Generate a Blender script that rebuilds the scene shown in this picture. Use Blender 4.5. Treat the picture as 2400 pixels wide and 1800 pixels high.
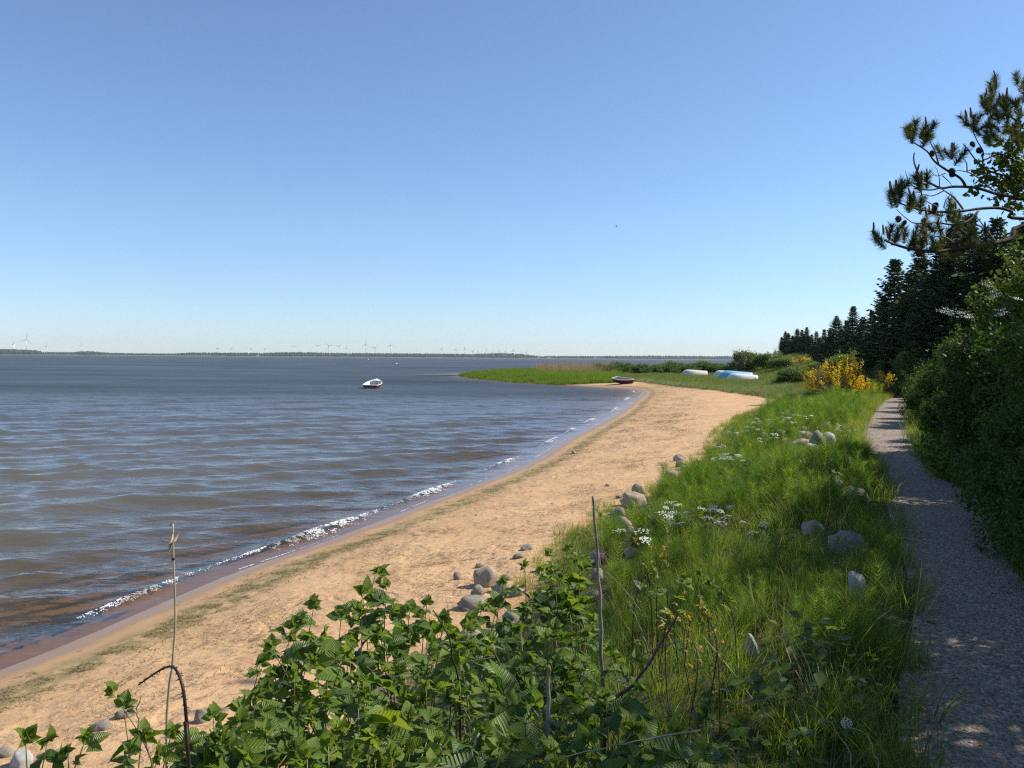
import bpy, bmesh, math, random
import numpy as np
from mathutils import Vector, Matrix, Euler

R = math.radians
SEED = 7
random.seed(SEED)
rng = np.random.default_rng(SEED)
scene = bpy.context.scene
for o in list(bpy.data.objects):
    bpy.data.objects.remove(o)

# ------------------------------------------------------------------ camera
FPX, PW, PH = 1900.0, 2400, 1800
CAMZ = 3.1
PITCH, ROLL = 1.857, 0.42
cam_data = bpy.data.cameras.new('camera')
cam_data.sensor_width = 36.0
cam_data.lens = 36.0 * FPX / PW
cam_data.clip_start = 0.05
cam_data.clip_end = 40000
cam = bpy.data.objects.new('camera', cam_data)
scene.collection.objects.link(cam)
CAM_ROT = Matrix.Rotation(R(90 - PITCH), 3, 'X') @ Matrix.Rotation(R(ROLL), 3, 'Z')
cam.matrix_world = Matrix.Translation((0, 0, CAMZ)) @ CAM_ROT.to_4x4()
scene.camera = cam

# ------------------------------------------------------------------ sky, sun, exposure
SUN_AZ, SUN_EL = 78.0, 43.0        # degrees right of the view direction, above the horizon
world = bpy.data.worlds.new('World')
scene.world = world
world.use_nodes = True
wn, wl = world.node_tree.nodes, world.node_tree.links
wn.clear()
sky = wn.new('ShaderNodeTexSky')
sky.sky_type = 'NISHITA'
sky.sun_disc = False
sky.sun_elevation = R(SUN_EL)
sky.sun_rotation = R(SUN_AZ)
sky.altitude = 0
sky.air_density = 1.0
sky.dust_density = 0.1
sky.ozone_density = 2.2
bg = wn.new('ShaderNodeBackground')
bg.inputs['Strength'].default_value = 0.11
wo = wn.new('ShaderNodeOutputWorld')
# cooler, less yellow air low over the water
tcw = wn.new('ShaderNodeTexCoord'); sepw = wn.new('ShaderNodeSeparateXYZ'); wl.new(tcw.outputs['Generated'], sepw.inputs[0])
rw = wn.new('ShaderNodeValToRGB'); wl.new(sepw.outputs[2], rw.inputs[0])
for e, (p_, c_) in zip([rw.color_ramp.elements[0], rw.color_ramp.elements[1], rw.color_ramp.elements.new(0.08), rw.color_ramp.elements.new(0.165)],
                       [(0.0, (0.68, 0.84, 1.16, 1)), (0.5, (0.70, 0.90, 1.14, 1)), (0.08, (0.73, 0.87, 1.10, 1)), (0.165, (0.80, 0.935, 1.08, 1))]):
    e.position = p_; e.color = c_
mxw = wn.new('ShaderNodeMix'); mxw.data_type = 'RGBA'; mxw.blend_type = 'MULTIPLY'; mxw.inputs[0].default_value = 1.0
wl.new(sky.outputs[0], mxw.inputs[6]); wl.new(rw.outputs[0], mxw.inputs[7])
wl.new(mxw.outputs[2], bg.inputs['Color'])
wl.new(bg.outputs[0], wo.inputs['Surface'])

sun_data = bpy.data.lights.new('sun', 'SUN')
sun_data.energy = 4.9
sun_data.angle = R(0.53)
sun_data.color = (1.0, 0.93, 0.82)
sun = bpy.data.objects.new('sun', sun_data)
scene.collection.objects.link(sun)
SUN_DIR = Vector((math.sin(R(SUN_AZ)) * math.cos(R(SUN_EL)), math.cos(R(SUN_AZ)) * math.cos(R(SUN_EL)), math.sin(R(SUN_EL))))
sun.rotation_euler = (-SUN_DIR).to_track_quat('-Z', 'Y').to_euler()
sun.location = (30, 5, 40)

scene.view_settings.view_transform = 'Standard'
scene.view_settings.look = 'None'
scene.view_settings.exposure = 0.42
scene.view_settings.gamma = 1.0
scene.render.engine = 'CYCLES'
scene.cycles.use_denoising = False
scene.cycles.filter_width = 1.25
scene.cycles.max_bounces = 7
scene.cycles.diffuse_bounces = 3
scene.cycles.glossy_bounces = 3
scene.cycles.transmission_bounces = 4
scene.cycles.transparent_max_bounces = 12
scene.cycles.caustics_reflective = False
scene.cycles.caustics_refractive = False
scene.cycles.sample_clamp_indirect = 3.0
scene.cycles.sample_clamp_direct = 12.0

# ------------------------------------------------------------------ pixel helpers
CR = np.array(CAM_ROT)
def ray(px, py):
    d = CR @ np.array([(px - PW / 2) / FPX, (PH / 2 - py) / FPX, -1.0])
    return d / d[1]                       # one metre of depth (Y)
def at_depth(px, py, y):
    d = ray(px, py)
    return Vector((d[0] * y, y, CAMZ + d[2] * y))
def at_z(px, py, z):
    d = ray(px, py)
    t = (z - CAMZ) / d[2]
    return Vector((d[0] * t, t, z))

# ------------------------------------------------------------------ numeric helpers
def pchip(xs, ys):
    xs, ys = np.array(xs, float), np.array(ys, float)
    h = np.diff(xs); dl = np.diff(ys) / h
    m = np.zeros(len(xs))
    m[0], m[-1] = dl[0], dl[-1]
    for i in range(1, len(xs) - 1):
        m[i] = 0.5 * (dl[i - 1] + dl[i]) if dl[i - 1] * dl[i] > 0 else 0.0
        lim = 3 * min(abs(dl[i - 1]), abs(dl[i]))
        m[i] = max(-lim, min(lim, m[i]))
    def f(x):
        x = np.asarray(x, float)
        i = np.clip(np.searchsorted(xs, x) - 1, 0, len(xs) - 2)
        t = (x - xs[i]) / h[i]
        tt = np.clip(t, 0, 1)
        t2, t3 = tt * tt, tt ** 3
        v = (2*t3 - 3*t2 + 1) * ys[i] + (t3 - 2*t2 + tt) * h[i] * m[i] + (-2*t3 + 3*t2) * ys[i+1] + (t3 - t2) * h[i] * m[i+1]
        v = np.where(t < 0, ys[0] + m[0] * (x - xs[0]), v)
        return np.where(t > 1, ys[-1] + m[-1] * (x - xs[-1]), v)
    return f

_P = rng.permutation(256); _P = np.concatenate([_P, _P]); _RV = rng.random(256)
def vnoise(x, y):
    x, y = np.asarray(x, float), np.asarray(y, float)
    xi, yi = np.floor(x).astype(int), np.floor(y).astype(int)
    fx, fy = x - xi, y - yi
    fx, fy = fx*fx*(3-2*fx), fy*fy*(3-2*fy)
    def g(a, b): return _RV[_P[(_P[a & 255] + b) & 255]]
    return (g(xi, yi)*(1-fx) + g(xi+1, yi)*fx)*(1-fy) + (g(xi, yi+1)*(1-fx) + g(xi+1, yi+1)*fx)*fy
def fbm(x, y, o=3):
    s, a = 0, 0.5
    for k in range(o):
        s = s + a * (vnoise(x * 2**k + 17*k, y * 2**k - 9*k) - 0.5); a *= 0.5
    return s
def sstep(t):
    t = np.clip(t, 0, 1); return t*t*(3-2*t)

# ------------------------------------------------------------------ the lie of the land: lines traced on the ground
def line(pts, z):
    w = sorted([at_z(x, y, z)[:2] for x, y in pts], key=lambda p: p[1])
    return [p[1] for p in w], [p[0] for p in w]
# water's edge
sy, sx = line([(0,1570),(195,1492),(380,1412),(542,1345),(760,1269),(976,1188),(1130,1130),(1248,1080),(1330,1030),(1410,990),(1481,944),(1492,915)], 0)
sy = [-40, 0] + sy + [93, 103, 127, 144, 160, 185, 220, 280, 420]
sx = [-26, -8.6] + sx + [6.5, 1.0, -6.2, -8.5, -3, 12, 44, 95, 230]
S = pchip(sy, sx)
# inland edge of the sand
fy, fx = line([(1248,1330),(1258,1300),(1410,1195),(1508,1150),(1562,1112),(1627,1074),(1682,1009),(1758,966),(1834,938)], 0.55)
fy = [-40, 0] + fy + [65, 74, 84, 94, 97, 103, 127, 144, 160, 185, 220, 280, 420]
fx = [-21, -3.9] + fx + [16.5, 15.5, 14.7, 13.2, 9, 1.4, -5.9, -8.2, -2.7, 12.3, 44.4, 95.4, 230.4]
F = pchip(fy, fx)
zF = pchip([-40, 40, 60, 90, 97, 150, 420], [0.55, 0.55, 0.6, 0.55, 0.15, 0.1, 0.1])
# gravel path, left and right edge
py_, px_ = line([(2153,1792),(2112,1700),(2108,1593),(2135,1503),(2140,1423),(2128,1347),(2100,1273),(2088,1214),(2067,1156),(2053,1103),(2023,1062),(2012,1026),(2032,979),(2066,940)], 1.5)
P = pchip([-40, -8, 0] + py_ + [50, 80, 110, 170, 250, 420], [-18, -3.4, 0.2] + px_ + [25, 41, 55, 76, 118, 270])
qy, qx = line([(2385,1347),(2352,1273),(2332,1214),(2288,1161),(2191,1114),(2140,1047),(2128,979),(2138,940)], 1.5)
Q = pchip([-40, -8, 0, 3.2, 4.6] + qy + [50, 80, 110, 170, 250, 420], [-16.6, -2.0, 1.6, 2.95, 3.35] + qx + [26.3, 42.3, 56.5, 78, 120, 272])
zP = pchip([-40, 30, 60, 90, 130, 170, 250, 420], [1.5, 1.5, 1.5, 2.0, 3.6, 5.2, 6.0, 6.0])

def height(x, y, rough=True):
    x, y = np.asarray(x, float), np.asarray(y, float)
    s, f, p, q, zf, zp = S(y), F(y), P(y), Q(y), zF(y), zP(y)
    f = np.maximum(f, s + 0.25)
    t1 = np.clip((x - s) / (f - s), 0, 1)
    t2 = np.clip((x - f) / np.maximum(p - f, 0.1), 0, 1)
    w = np.maximum(p - f, 0.1)
    k_ = np.clip((y - 50) / 25, 0, 1)
    off = 15 + 19 * np.clip((y - 85) / 60, 0, 1)
    bank = sstep(t2 * 1.05) * (1 - k_) + sstep((x - (p - off)) / (off - 9)) * k_
    sea = np.maximum((x - s) * 0.085, -1.6)
    z = np.where(x < s, sea, zf * (t1 ** 0.9))
    z = np.where(x > f, zf + (zp - zf) * bank, z)
    z = np.where(x > q, zp + np.minimum((x - q) * 0.05, 3.0), z)
    if rough:
        k = np.clip((x - s) / 0.6, 0, 1)
        onpath = (x > p) & (x < q)
        beach = (x <= f)
        z = z + np.where(beach, k * (fbm(x * 1.3, y * 1.3, 3) * 0.045 + fbm(x * 7, y * 7, 2) * 0.016),
                         np.where(onpath, fbm(x * 2, y * 2, 2) * 0.03, fbm(x * 0.9, y * 0.9, 3) * 0.22 * np.clip((x - f) / 0.5, 0, 1) * np.clip(np.abs(x - np.where(x < p, p, q)) / 0.4, 0, 1)))
    return z
def zg(x, y): return float(height(x, y))
def ground(px, py, far=600):
    """where the sight line of a photo pixel meets the land"""
    d = ray(px, py)
    t = np.concatenate([np.linspace(1.2, 60, 3000), np.linspace(60, far, 3000)])
    below = (CAMZ + d[2] * t) <= np.maximum(height(d[0] * t, t), -0.3)
    i = int(np.argmax(below)) if below.any() else len(t) - 1
    t0 = t[i]
    return Vector((d[0] * t0, t0, float(height(d[0] * t0, t0))))
SHY = np.concatenate([np.linspace(-10, 110, 700), np.linspace(111, 420, 300)]); SHX = S(SHY)
def shore_dist(x, y):
    x, y = np.ravel(np.asarray(x, float)), np.ravel(np.asarray(y, float))
    out = np.empty(len(x))
    for a in range(0, len(x), 4000):
        dx = x[a:a+4000, None] - SHX[None]; dy = y[a:a+4000, None] - SHY[None]
        out[a:a+4000] = np.sqrt((dx*dx + dy*dy).min(1))
    return np.where(x < S(y), -out, out)

# ------------------------------------------------------------------ object helpers
COL = scene.collection
def tag(o, label=None, cat=None, group=None, kind=None):
    if label: o['label'] = label
    if cat: o['category'] = cat
    if group: o['group'] = group
    if kind: o['kind'] = kind
    return o
def thing(name, loc, label, cat, group=None, rz=0.0):
    o = bpy.data.objects.new(name, None); COL.objects.link(o)
    o.empty_display_size = 0.1
    o.location = loc; o.rotation_euler = (0, 0, rz)
    return tag(o, label, cat, group)
def link(name, me, parent=None, loc=None, rot=None, scale=None):
    o = bpy.data.objects.new(name, me); COL.objects.link(o)
    if parent: o.parent = parent
    if loc is not None: o.location = loc
    if rot is not None: o.rotation_euler = rot
    if scale is not None: o.scale = (scale,)*3 if isinstance(scale, (int, float)) else scale
    return o
def mesh(name, V, Fs, mat=None, smooth=False, uv=None, attrs=None, mats=None, fmat=None):
    """Fs: int array (m,3) or (m,4), or a list of index lists"""
    me = bpy.data.meshes.new(name)
    V = np.asarray(V, float)
    if isinstance(Fs, np.ndarray):
        m, k = Fs.shape
        me.vertices.add(len(V)); me.vertices.foreach_set('co', V.ravel())
        me.loops.add(m * k); me.loops.foreach_set('vertex_index', Fs.ravel().astype(np.int32))
        me.polygons.add(m)
        me.polygons.foreach_set('loop_start', np.arange(0, m * k, k, dtype=np.int32))
        me.polygons.foreach_set('loop_total', np.full(m, k, dtype=np.int32))
        me.update(calc_edges=True)
    else:
        me.from_pydata([tuple(v) for v in V], [], [tuple(f) for f in Fs])
    if uv is not None:
        l = me.uv_layers.new(name='uv')
        idx = np.empty(len(me.loops), dtype=np.int32); me.loops.foreach_get('vertex_index', idx)
        l.data.foreach_set('uv', np.asarray(uv, float)[idx].ravel())
    for n, a in (attrs or {}).items():
        at = me.attributes.new(n, 'FLOAT', 'POINT'); at.data.foreach_set('value', np.asarray(a, float).ravel())
    for mm in (mats or ([mat] if mat else [])):
        me.materials.append(mm)
    if fmat is not None:
        me.polygons.foreach_set('material_index', np.asarray(fmat, dtype=np.int32))
    if smooth:
        me.polygons.foreach_set('use_smooth', np.ones(len(me.polygons), dtype=bool))
    me.validate(); me.update()
    return me
def tube_np(pts, radii, n=6):
    pts = [Vector(p) for p in pts]; V, Fc = [], []
    N = len(pts)
    up = Vector((0.12, 0.31, 0.94)).normalized()
    for i, p in enumerate(pts):
        t = (pts[min(i+1, N-1)] - pts[max(i-1, 0)])
        if t.length < 1e-9: t = Vector((0, 0, 1))
        t.normalize()
        a = t.cross(up)
        if a.length < 0.05: a = t.cross(Vector((1, 0, 0)))
        a.normalize(); b = t.cross(a)
        r = radii[i] if hasattr(radii, '__len__') else radii
        for k in range(n):
            th = 2 * math.pi * k / n
            V.append(p + a * (math.cos(th) * r) + b * (math.sin(th) * r))
    for i in range(N - 1):
        for k in range(n):
            k2 = (k + 1) % n
            Fc.append((i*n + k, i*n + k2, (i+1)*n + k2, (i+1)*n + k))
    Fc.append(tuple(range(n - 1, -1, -1))); Fc.append(tuple((N-1)*n + k for k in range(n)))
    return [tuple(v) for v in V], Fc
class MB:
    """collects pieces of one mesh"""
    def __init__(s): s.V, s.F = [], []
    def add(s, V, Fc):
        o = len(s.V); s.V += [tuple(v) for v in V]; s.F += [tuple(i + o for i in f) for f in Fc]; return s
    def tube(s, pts, r, n=6): return s.add(*tube_np(pts, r, n))
    def box(s, c, d, rot=None):
        c = Vector(c); v = []
        for x in (-.5, .5):
            for y in (-.5, .5):
                for z in (-.5, .5):
                    p = Vector((x*d[0], y*d[1], z*d[2]))
                    if rot is not None: p = rot @ p
                    v.append(c + p)
        return s.add(v, [(0,1,3,2),(4,6,7,5),(0,4,5,1),(2,3,7,6),(0,2,6,4),(1,5,7,3)])
    def me(s, name, mat, smooth=False): return mesh(name, s.V, s.F, mat, smooth)
def spline(pts, n):
    pts = [Vector(p) for p in pts]
    if len(pts) == 2: return [pts[0].lerp(pts[1], i / (n - 1)) for i in range(n)]
    out, m = [], len(pts) - 1
    for i in range(n):
        u = i / (n - 1) * m; k = min(int(u), m - 1); t = u - k
        p0, p1, p2, p3 = pts[max(k-1, 0)], pts[k], pts[k+1], pts[min(k+2, m)]
        out.append(0.5 * ((2*p1) + (p2 - p0)*t + (2*p0 - 5*p1 + 4*p2 - p3)*t*t + (3*p1 - p0 - 3*p2 + p3)*t**3))
    return out

# ------------------------------------------------------------------ materials
def nmat(name):
    m = bpy.data.materials.new(name); m.use_nodes = True
    nt = m.node_tree; nt.nodes.clear()
    return m, nt.nodes, nt.links, nt.nodes.new('ShaderNodeOutputMaterial')
def ramp(N, stops, interp='LINEAR'):
    r = N.new('ShaderNodeValToRGB'); cr = r.color_ramp; cr.interpolation = interp
    while len(cr.elements) < len(stops): cr.elements.new(0.5)
    for e, (p, c) in zip(cr.elements, stops):
        e.position = p; e.color = (*c, 1) if len(c) == 3 else c
    return r
def noise(N, L, scale, detail=4, rough=0.55, vec=None, dist=0.0):
    n = N.new('ShaderNodeTexNoise'); n.inputs['Scale'].default_value = scale
    n.inputs['Detail'].default_value = detail; n.inputs['Roughness'].default_value = rough; n.inputs['Distortion'].default_value = dist
    if vec is not None: L.new(vec, n.inputs['Vector'])
    return n
def math_(N, L, op, a, b=None, clamp=False):
    n = N.new('ShaderNodeMath'); n.operation = op; n.use_clamp = clamp
    for i, v in enumerate((a, b)):
        if v is None: continue
        if isinstance(v, (int, float)): n.inputs[i].default_value = v
        else: L.new(v, n.inputs[i])
    return n.outputs[0]
def mixc(N, L, fac, a, b, blend='MIX'):
    n = N.new('ShaderNodeMix'); n.data_type = 'RGBA'; n.blend_type = blend
    for s, v in ((0, fac), (6, a), (7, b)):
        if isinstance(v, (int, float)): n.inputs[s].default_value = v
        elif isinstance(v, tuple): n.inputs[s].default_value = (*v, 1)
        else: L.new(v, n.inputs[s])
    return n.outputs[2]
def attr(N, name):
    a = N.new('ShaderNodeAttribute'); a.attribute_name = name; return a.outputs['Fac']
def bump(N, L, h, strength, dist, normal=None):
    b = N.new('ShaderNodeBump'); b.inputs['Strength'].default_value = strength; b.inputs['Distance'].default_value = dist
    L.new(h, b.inputs['Height'])
    if normal is not None: L.new(normal, b.inputs['Normal'])
    return b.outputs[0]
def wpos(N): return N.new('ShaderNodeNewGeometry').outputs['Position']

def solid(name, col, rough=0.5, var=0.12, scale=6.0, spec=0.5, bmp=0.0, col2=None):
    m, N, L, out = nmat(name)
    tc = N.new('ShaderNodeTexCoord')
    n = noise(N, L, scale, 5, 0.6, tc.outputs['Object'])
    c2 = col2 or tuple(c * (1 - 2.2 * var) for c in col)
    r = ramp(N, [(0.35, c2), (0.65, col)]); L.new(n.outputs[0], r.inputs[0])
    p = N.new('ShaderNodeBsdfPrincipled'); p.inputs['Roughness'].default_value = rough
    p.inputs['Specular IOR Level'].default_value = spec
    L.new(r.outputs[0], p.inputs['Base Color'])
    if bmp: L.new(bump(N, L, noise(N, L, scale * 4, 4, 0.6, tc.outputs['Object']).outputs[0], bmp, 0.02), p.inputs['Normal'])
    L.new(p.outputs[0], out.inputs[0]); return m

def foliage(name, cols, transl=0.35, rough=0.5, spec=0.3, island=True, veins=False, tcol=None):
    """leaf or needle: diffuse top with light passing through; cols run over a random value per leaf/clump"""
    m, N, L, out = nmat(name)
    oi = N.new('ShaderNodeObjectInfo'); ge = N.new('ShaderNodeNewGeometry')
    v = oi.outputs['Random']
    if island:
        v = math_(N, L, 'FRACT', math_(N, L, 'ADD', math_(N, L, 'MULTIPLY', v, 0.45), math_(N, L, 'MULTIPLY', ge.outputs['Random Per Island'], 0.55)))
    n = noise(N, L, 0.7, 2, 0.5, ge.outputs['Position'])
    v = math_(N, L, 'ADD', math_(N, L, 'MULTIPLY', v, 0.7), math_(N, L, 'MULTIPLY', math_(N, L, 'SUBTRACT', n.outputs[0], 0.3), 0.7), True)
    k = len(cols) - 1
    r = ramp(N, [(i / k, c) for i, c in enumerate(cols)]); L.new(v, r.inputs[0])
    col = r.outputs[0]
    p = N.new('ShaderNodeBsdfPrincipled'); p.inputs['Roughness'].default_value = rough; p.inputs['Specular IOR Level'].default_value = spec
    t = N.new('ShaderNodeBsdfTranslucent')
    if veins:
        uv = N.new('ShaderNodeUVMap').outputs[0]
        sp = N.new('ShaderNodeSeparateXYZ'); L.new(uv, sp.inputs[0])
        au = math_(N, L, 'ABSOLUTE', math_(N, L, 'SUBTRACT', sp.outputs[0], 0.5))
        ph = math_(N, L, 'SUBTRACT', math_(N, L, 'MULTIPLY', sp.outputs[1], 52.0), math_(N, L, 'MULTIPLY', au, 46.0))
        w = math_(N, L, 'SINE', ph)
        w01 = math_(N, L, 'ADD', math_(N, L, 'MULTIPLY', w, 0.5), 0.5)
        mid = math_(N, L, 'LESS_THAN', au, 0.022)
        vein = math_(N, L, 'MAXIMUM', math_(N, L, 'POWER', w01, 5.0), mid)
        col = mixc(N, L, math_(N, L, 'MULTIPLY', vein, 0.25), col, mixc(N, L, 0.5, col, (0.22, 0.30, 0.07)))
        b = bump(N, L, math_(N, L, 'SUBTRACT', 1.0, math_(N, L, 'POWER', w01, 1.5)), 0.55, 0.005)
        L.new(b, p.inputs['Normal']); L.new(b, t.inputs['Normal'])
    L.new(col, p.inputs['Base Color'])
    tc_ = mixc(N, L, 1.0, col, tcol or (2.0, 1.9, 0.7), 'MULTIPLY')
    L.new(tc_, t.inputs['Color'])
    ms = N.new('ShaderNodeMixShader'); ms.inputs[0].default_value = transl
    L.new(p.outputs[0], ms.inputs[1]); L.new(t.outputs[0], ms.inputs[2]); L.new(ms.outputs[0], out.inputs[0])
    return m

M = {}
M['horsetail'] = foliage('horsetail', [(0.040,0.092,0.017),(0.095,0.18,0.028),(0.23,0.29,0.05)], 0.48, 0.55, 0.2, island=False)
M['grass'] = foliage('grass', [(0.08,0.13,0.023),(0.15,0.21,0.042),(0.27,0.27,0.09)], 0.47, 0.45, 0.3)
M['marram'] = foliage('marram', [(0.14,0.19,0.085),(0.19,0.24,0.12),(0.27,0.28,0.15)], 0.3, 0.5, 0.3)
M['meadow'] = foliage('meadow', [(0.085,0.135,0.03),(0.14,0.18,0.05),(0.23,0.22,0.085)], 0.35, 0.5, 0.25)
M['reed'] = foliage('reed', [(0.085,0.145,0.022),(0.13,0.20,0.032),(0.19,0.26,0.05)], 0.4, 0.5, 0.25)
M['dryreed'] = foliage('dryreed', [(0.26,0.18,0.10),(0.36,0.26,0.15),(0.46,0.35,0.21)], 0.25, 0.6, 0.2, tcol=(1.4,1.2,0.8))
M['straw'] = solid('straw', (0.52,0.42,0.26), 0.6, 0.15, 20)
M['bramble'] = foliage('bramble_leaf', [(0.04,0.085,0.018),(0.07,0.135,0.022),(0.12,0.20,0.03),(0.19,0.24,0.04)], 0.4, 0.38, 0.4, island=False, veins=True)
M['brambleyoung'] = foliage('bramble_young_leaf', [(0.12,0.19,0.035),(0.21,0.28,0.05)], 0.42, 0.4, 0.4, island=False, veins=True)
M['rowan'] = foliage('rowan_leaf', [(0.14,0.20,0.035),(0.30,0.24,0.04),(0.40,0.17,0.03)], 0.4, 0.5, 0.3)
M['shrub'] = foliage('shrub_leaf', [(0.022,0.058,0.012),(0.042,0.092,0.017),(0.078,0.14,0.026)], 0.3, 0.5, 0.2)
M['shrubolive'] = foliage('shrub_olive_leaf', [(0.035,0.062,0.016),(0.065,0.10,0.022),(0.11,0.15,0.034)], 0.3, 0.5, 0.2)
M['shrublight'] = foliage('shrub_light_leaf', [(0.06,0.11,0.025),(0.10,0.165,0.035),(0.16,0.22,0.055)], 0.35, 0.5, 0.25)
M['willow'] = foliage('willow_leaf', [(0.055,0.08,0.03),(0.09,0.115,0.045),(0.13,0.16,0.06)], 0.3, 0.55, 0.25)
M['rose'] = foliage('rose_leaf', [(0.035,0.08,0.016),(0.07,0.125,0.024),(0.12,0.18,0.035)], 0.3, 0.5, 0.25)
M['spruce'] = foliage('spruce_needles', [(0.028,0.052,0.026),(0.050,0.085,0.040),(0.095,0.135,0.060)], 0.16, 0.6, 0.15)
M['deadneedle'] = foliage('brown_needles', [(0.045,0.036,0.018),(0.075,0.055,0.026),(0.10,0.08,0.03)], 0.15, 0.6, 0.15, tcol=(1.2,1.1,0.8))
M['pine'] = foliage('pine_needles', [(0.045,0.065,0.022),(0.08,0.10,0.03),(0.16,0.15,0.045)], 0.25, 0.5, 0.25)
M['candle'] = solid('pine_candle', (0.20,0.11,0.05), 0.7, 0.1, 40)
M['cone'] = solid('pine_cone', (0.085,0.05,0.035), 0.7, 0.2, 60, bmp=0.6)
M['bark'] = solid('bark', (0.12,0.095,0.075), 0.85, 0.25, 14, 0.2, 0.7)
M['twig'] = solid('twig', (0.13,0.095,0.07), 0.8, 0.2, 30, 0.2)
M['greytwig'] = solid('grey_twig', (0.30,0.26,0.21), 0.8, 0.2, 30, 0.2)
M['cane'] = solid('bramble_cane', (0.26,0.27,0.12), 0.55, 0.2, 12, 0.3, col2=(0.20,0.11,0.06))
M['darkcane'] = solid('dead_cane', (0.055,0.033,0.025), 0.6, 0.2, 25, 0.3)
M['thorn'] = solid('thorn', (0.10,0.05,0.035), 0.6, 0.1)
M['umbel'] = solid('umbel_white', (0.74,0.76,0.66), 0.7, 0.05, 30, 0.2)
M['elder'] = solid('elder_bloom', (0.72,0.72,0.60), 0.7, 0.05, 30, 0.2)
M['broomyellow'] = foliage('broom_flower', [(0.78,0.50,0.008),(0.86,0.60,0.012),(0.90,0.68,0.04)], 0.25, 0.5, 0.3, tcol=(1.2,1.05,0.5))
M['broomtwig'] = foliage('broom_twig', [(0.07,0.095,0.03),(0.12,0.12,0.05),(0.18,0.15,0.08)], 0.15, 0.6, 0.2)
M['deadtwig'] = solid('dead_broom_twig', (0.22,0.17,0.13), 0.8, 0.2, 20, 0.2)
M['weed'] = foliage('seaweed', [(0.13,0.115,0.04),(0.19,0.165,0.06),(0.30,0.24,0.11)], 0.1, 0.7, 0.3, tcol=(1,1,1))
M['litter'] = foliage('plant_litter', [(0.06,0.042,0.03),(0.12,0.085,0.055),(0.34,0.25,0.16)], 0.05, 0.8, 0.2, tcol=(1,1,1))

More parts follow.
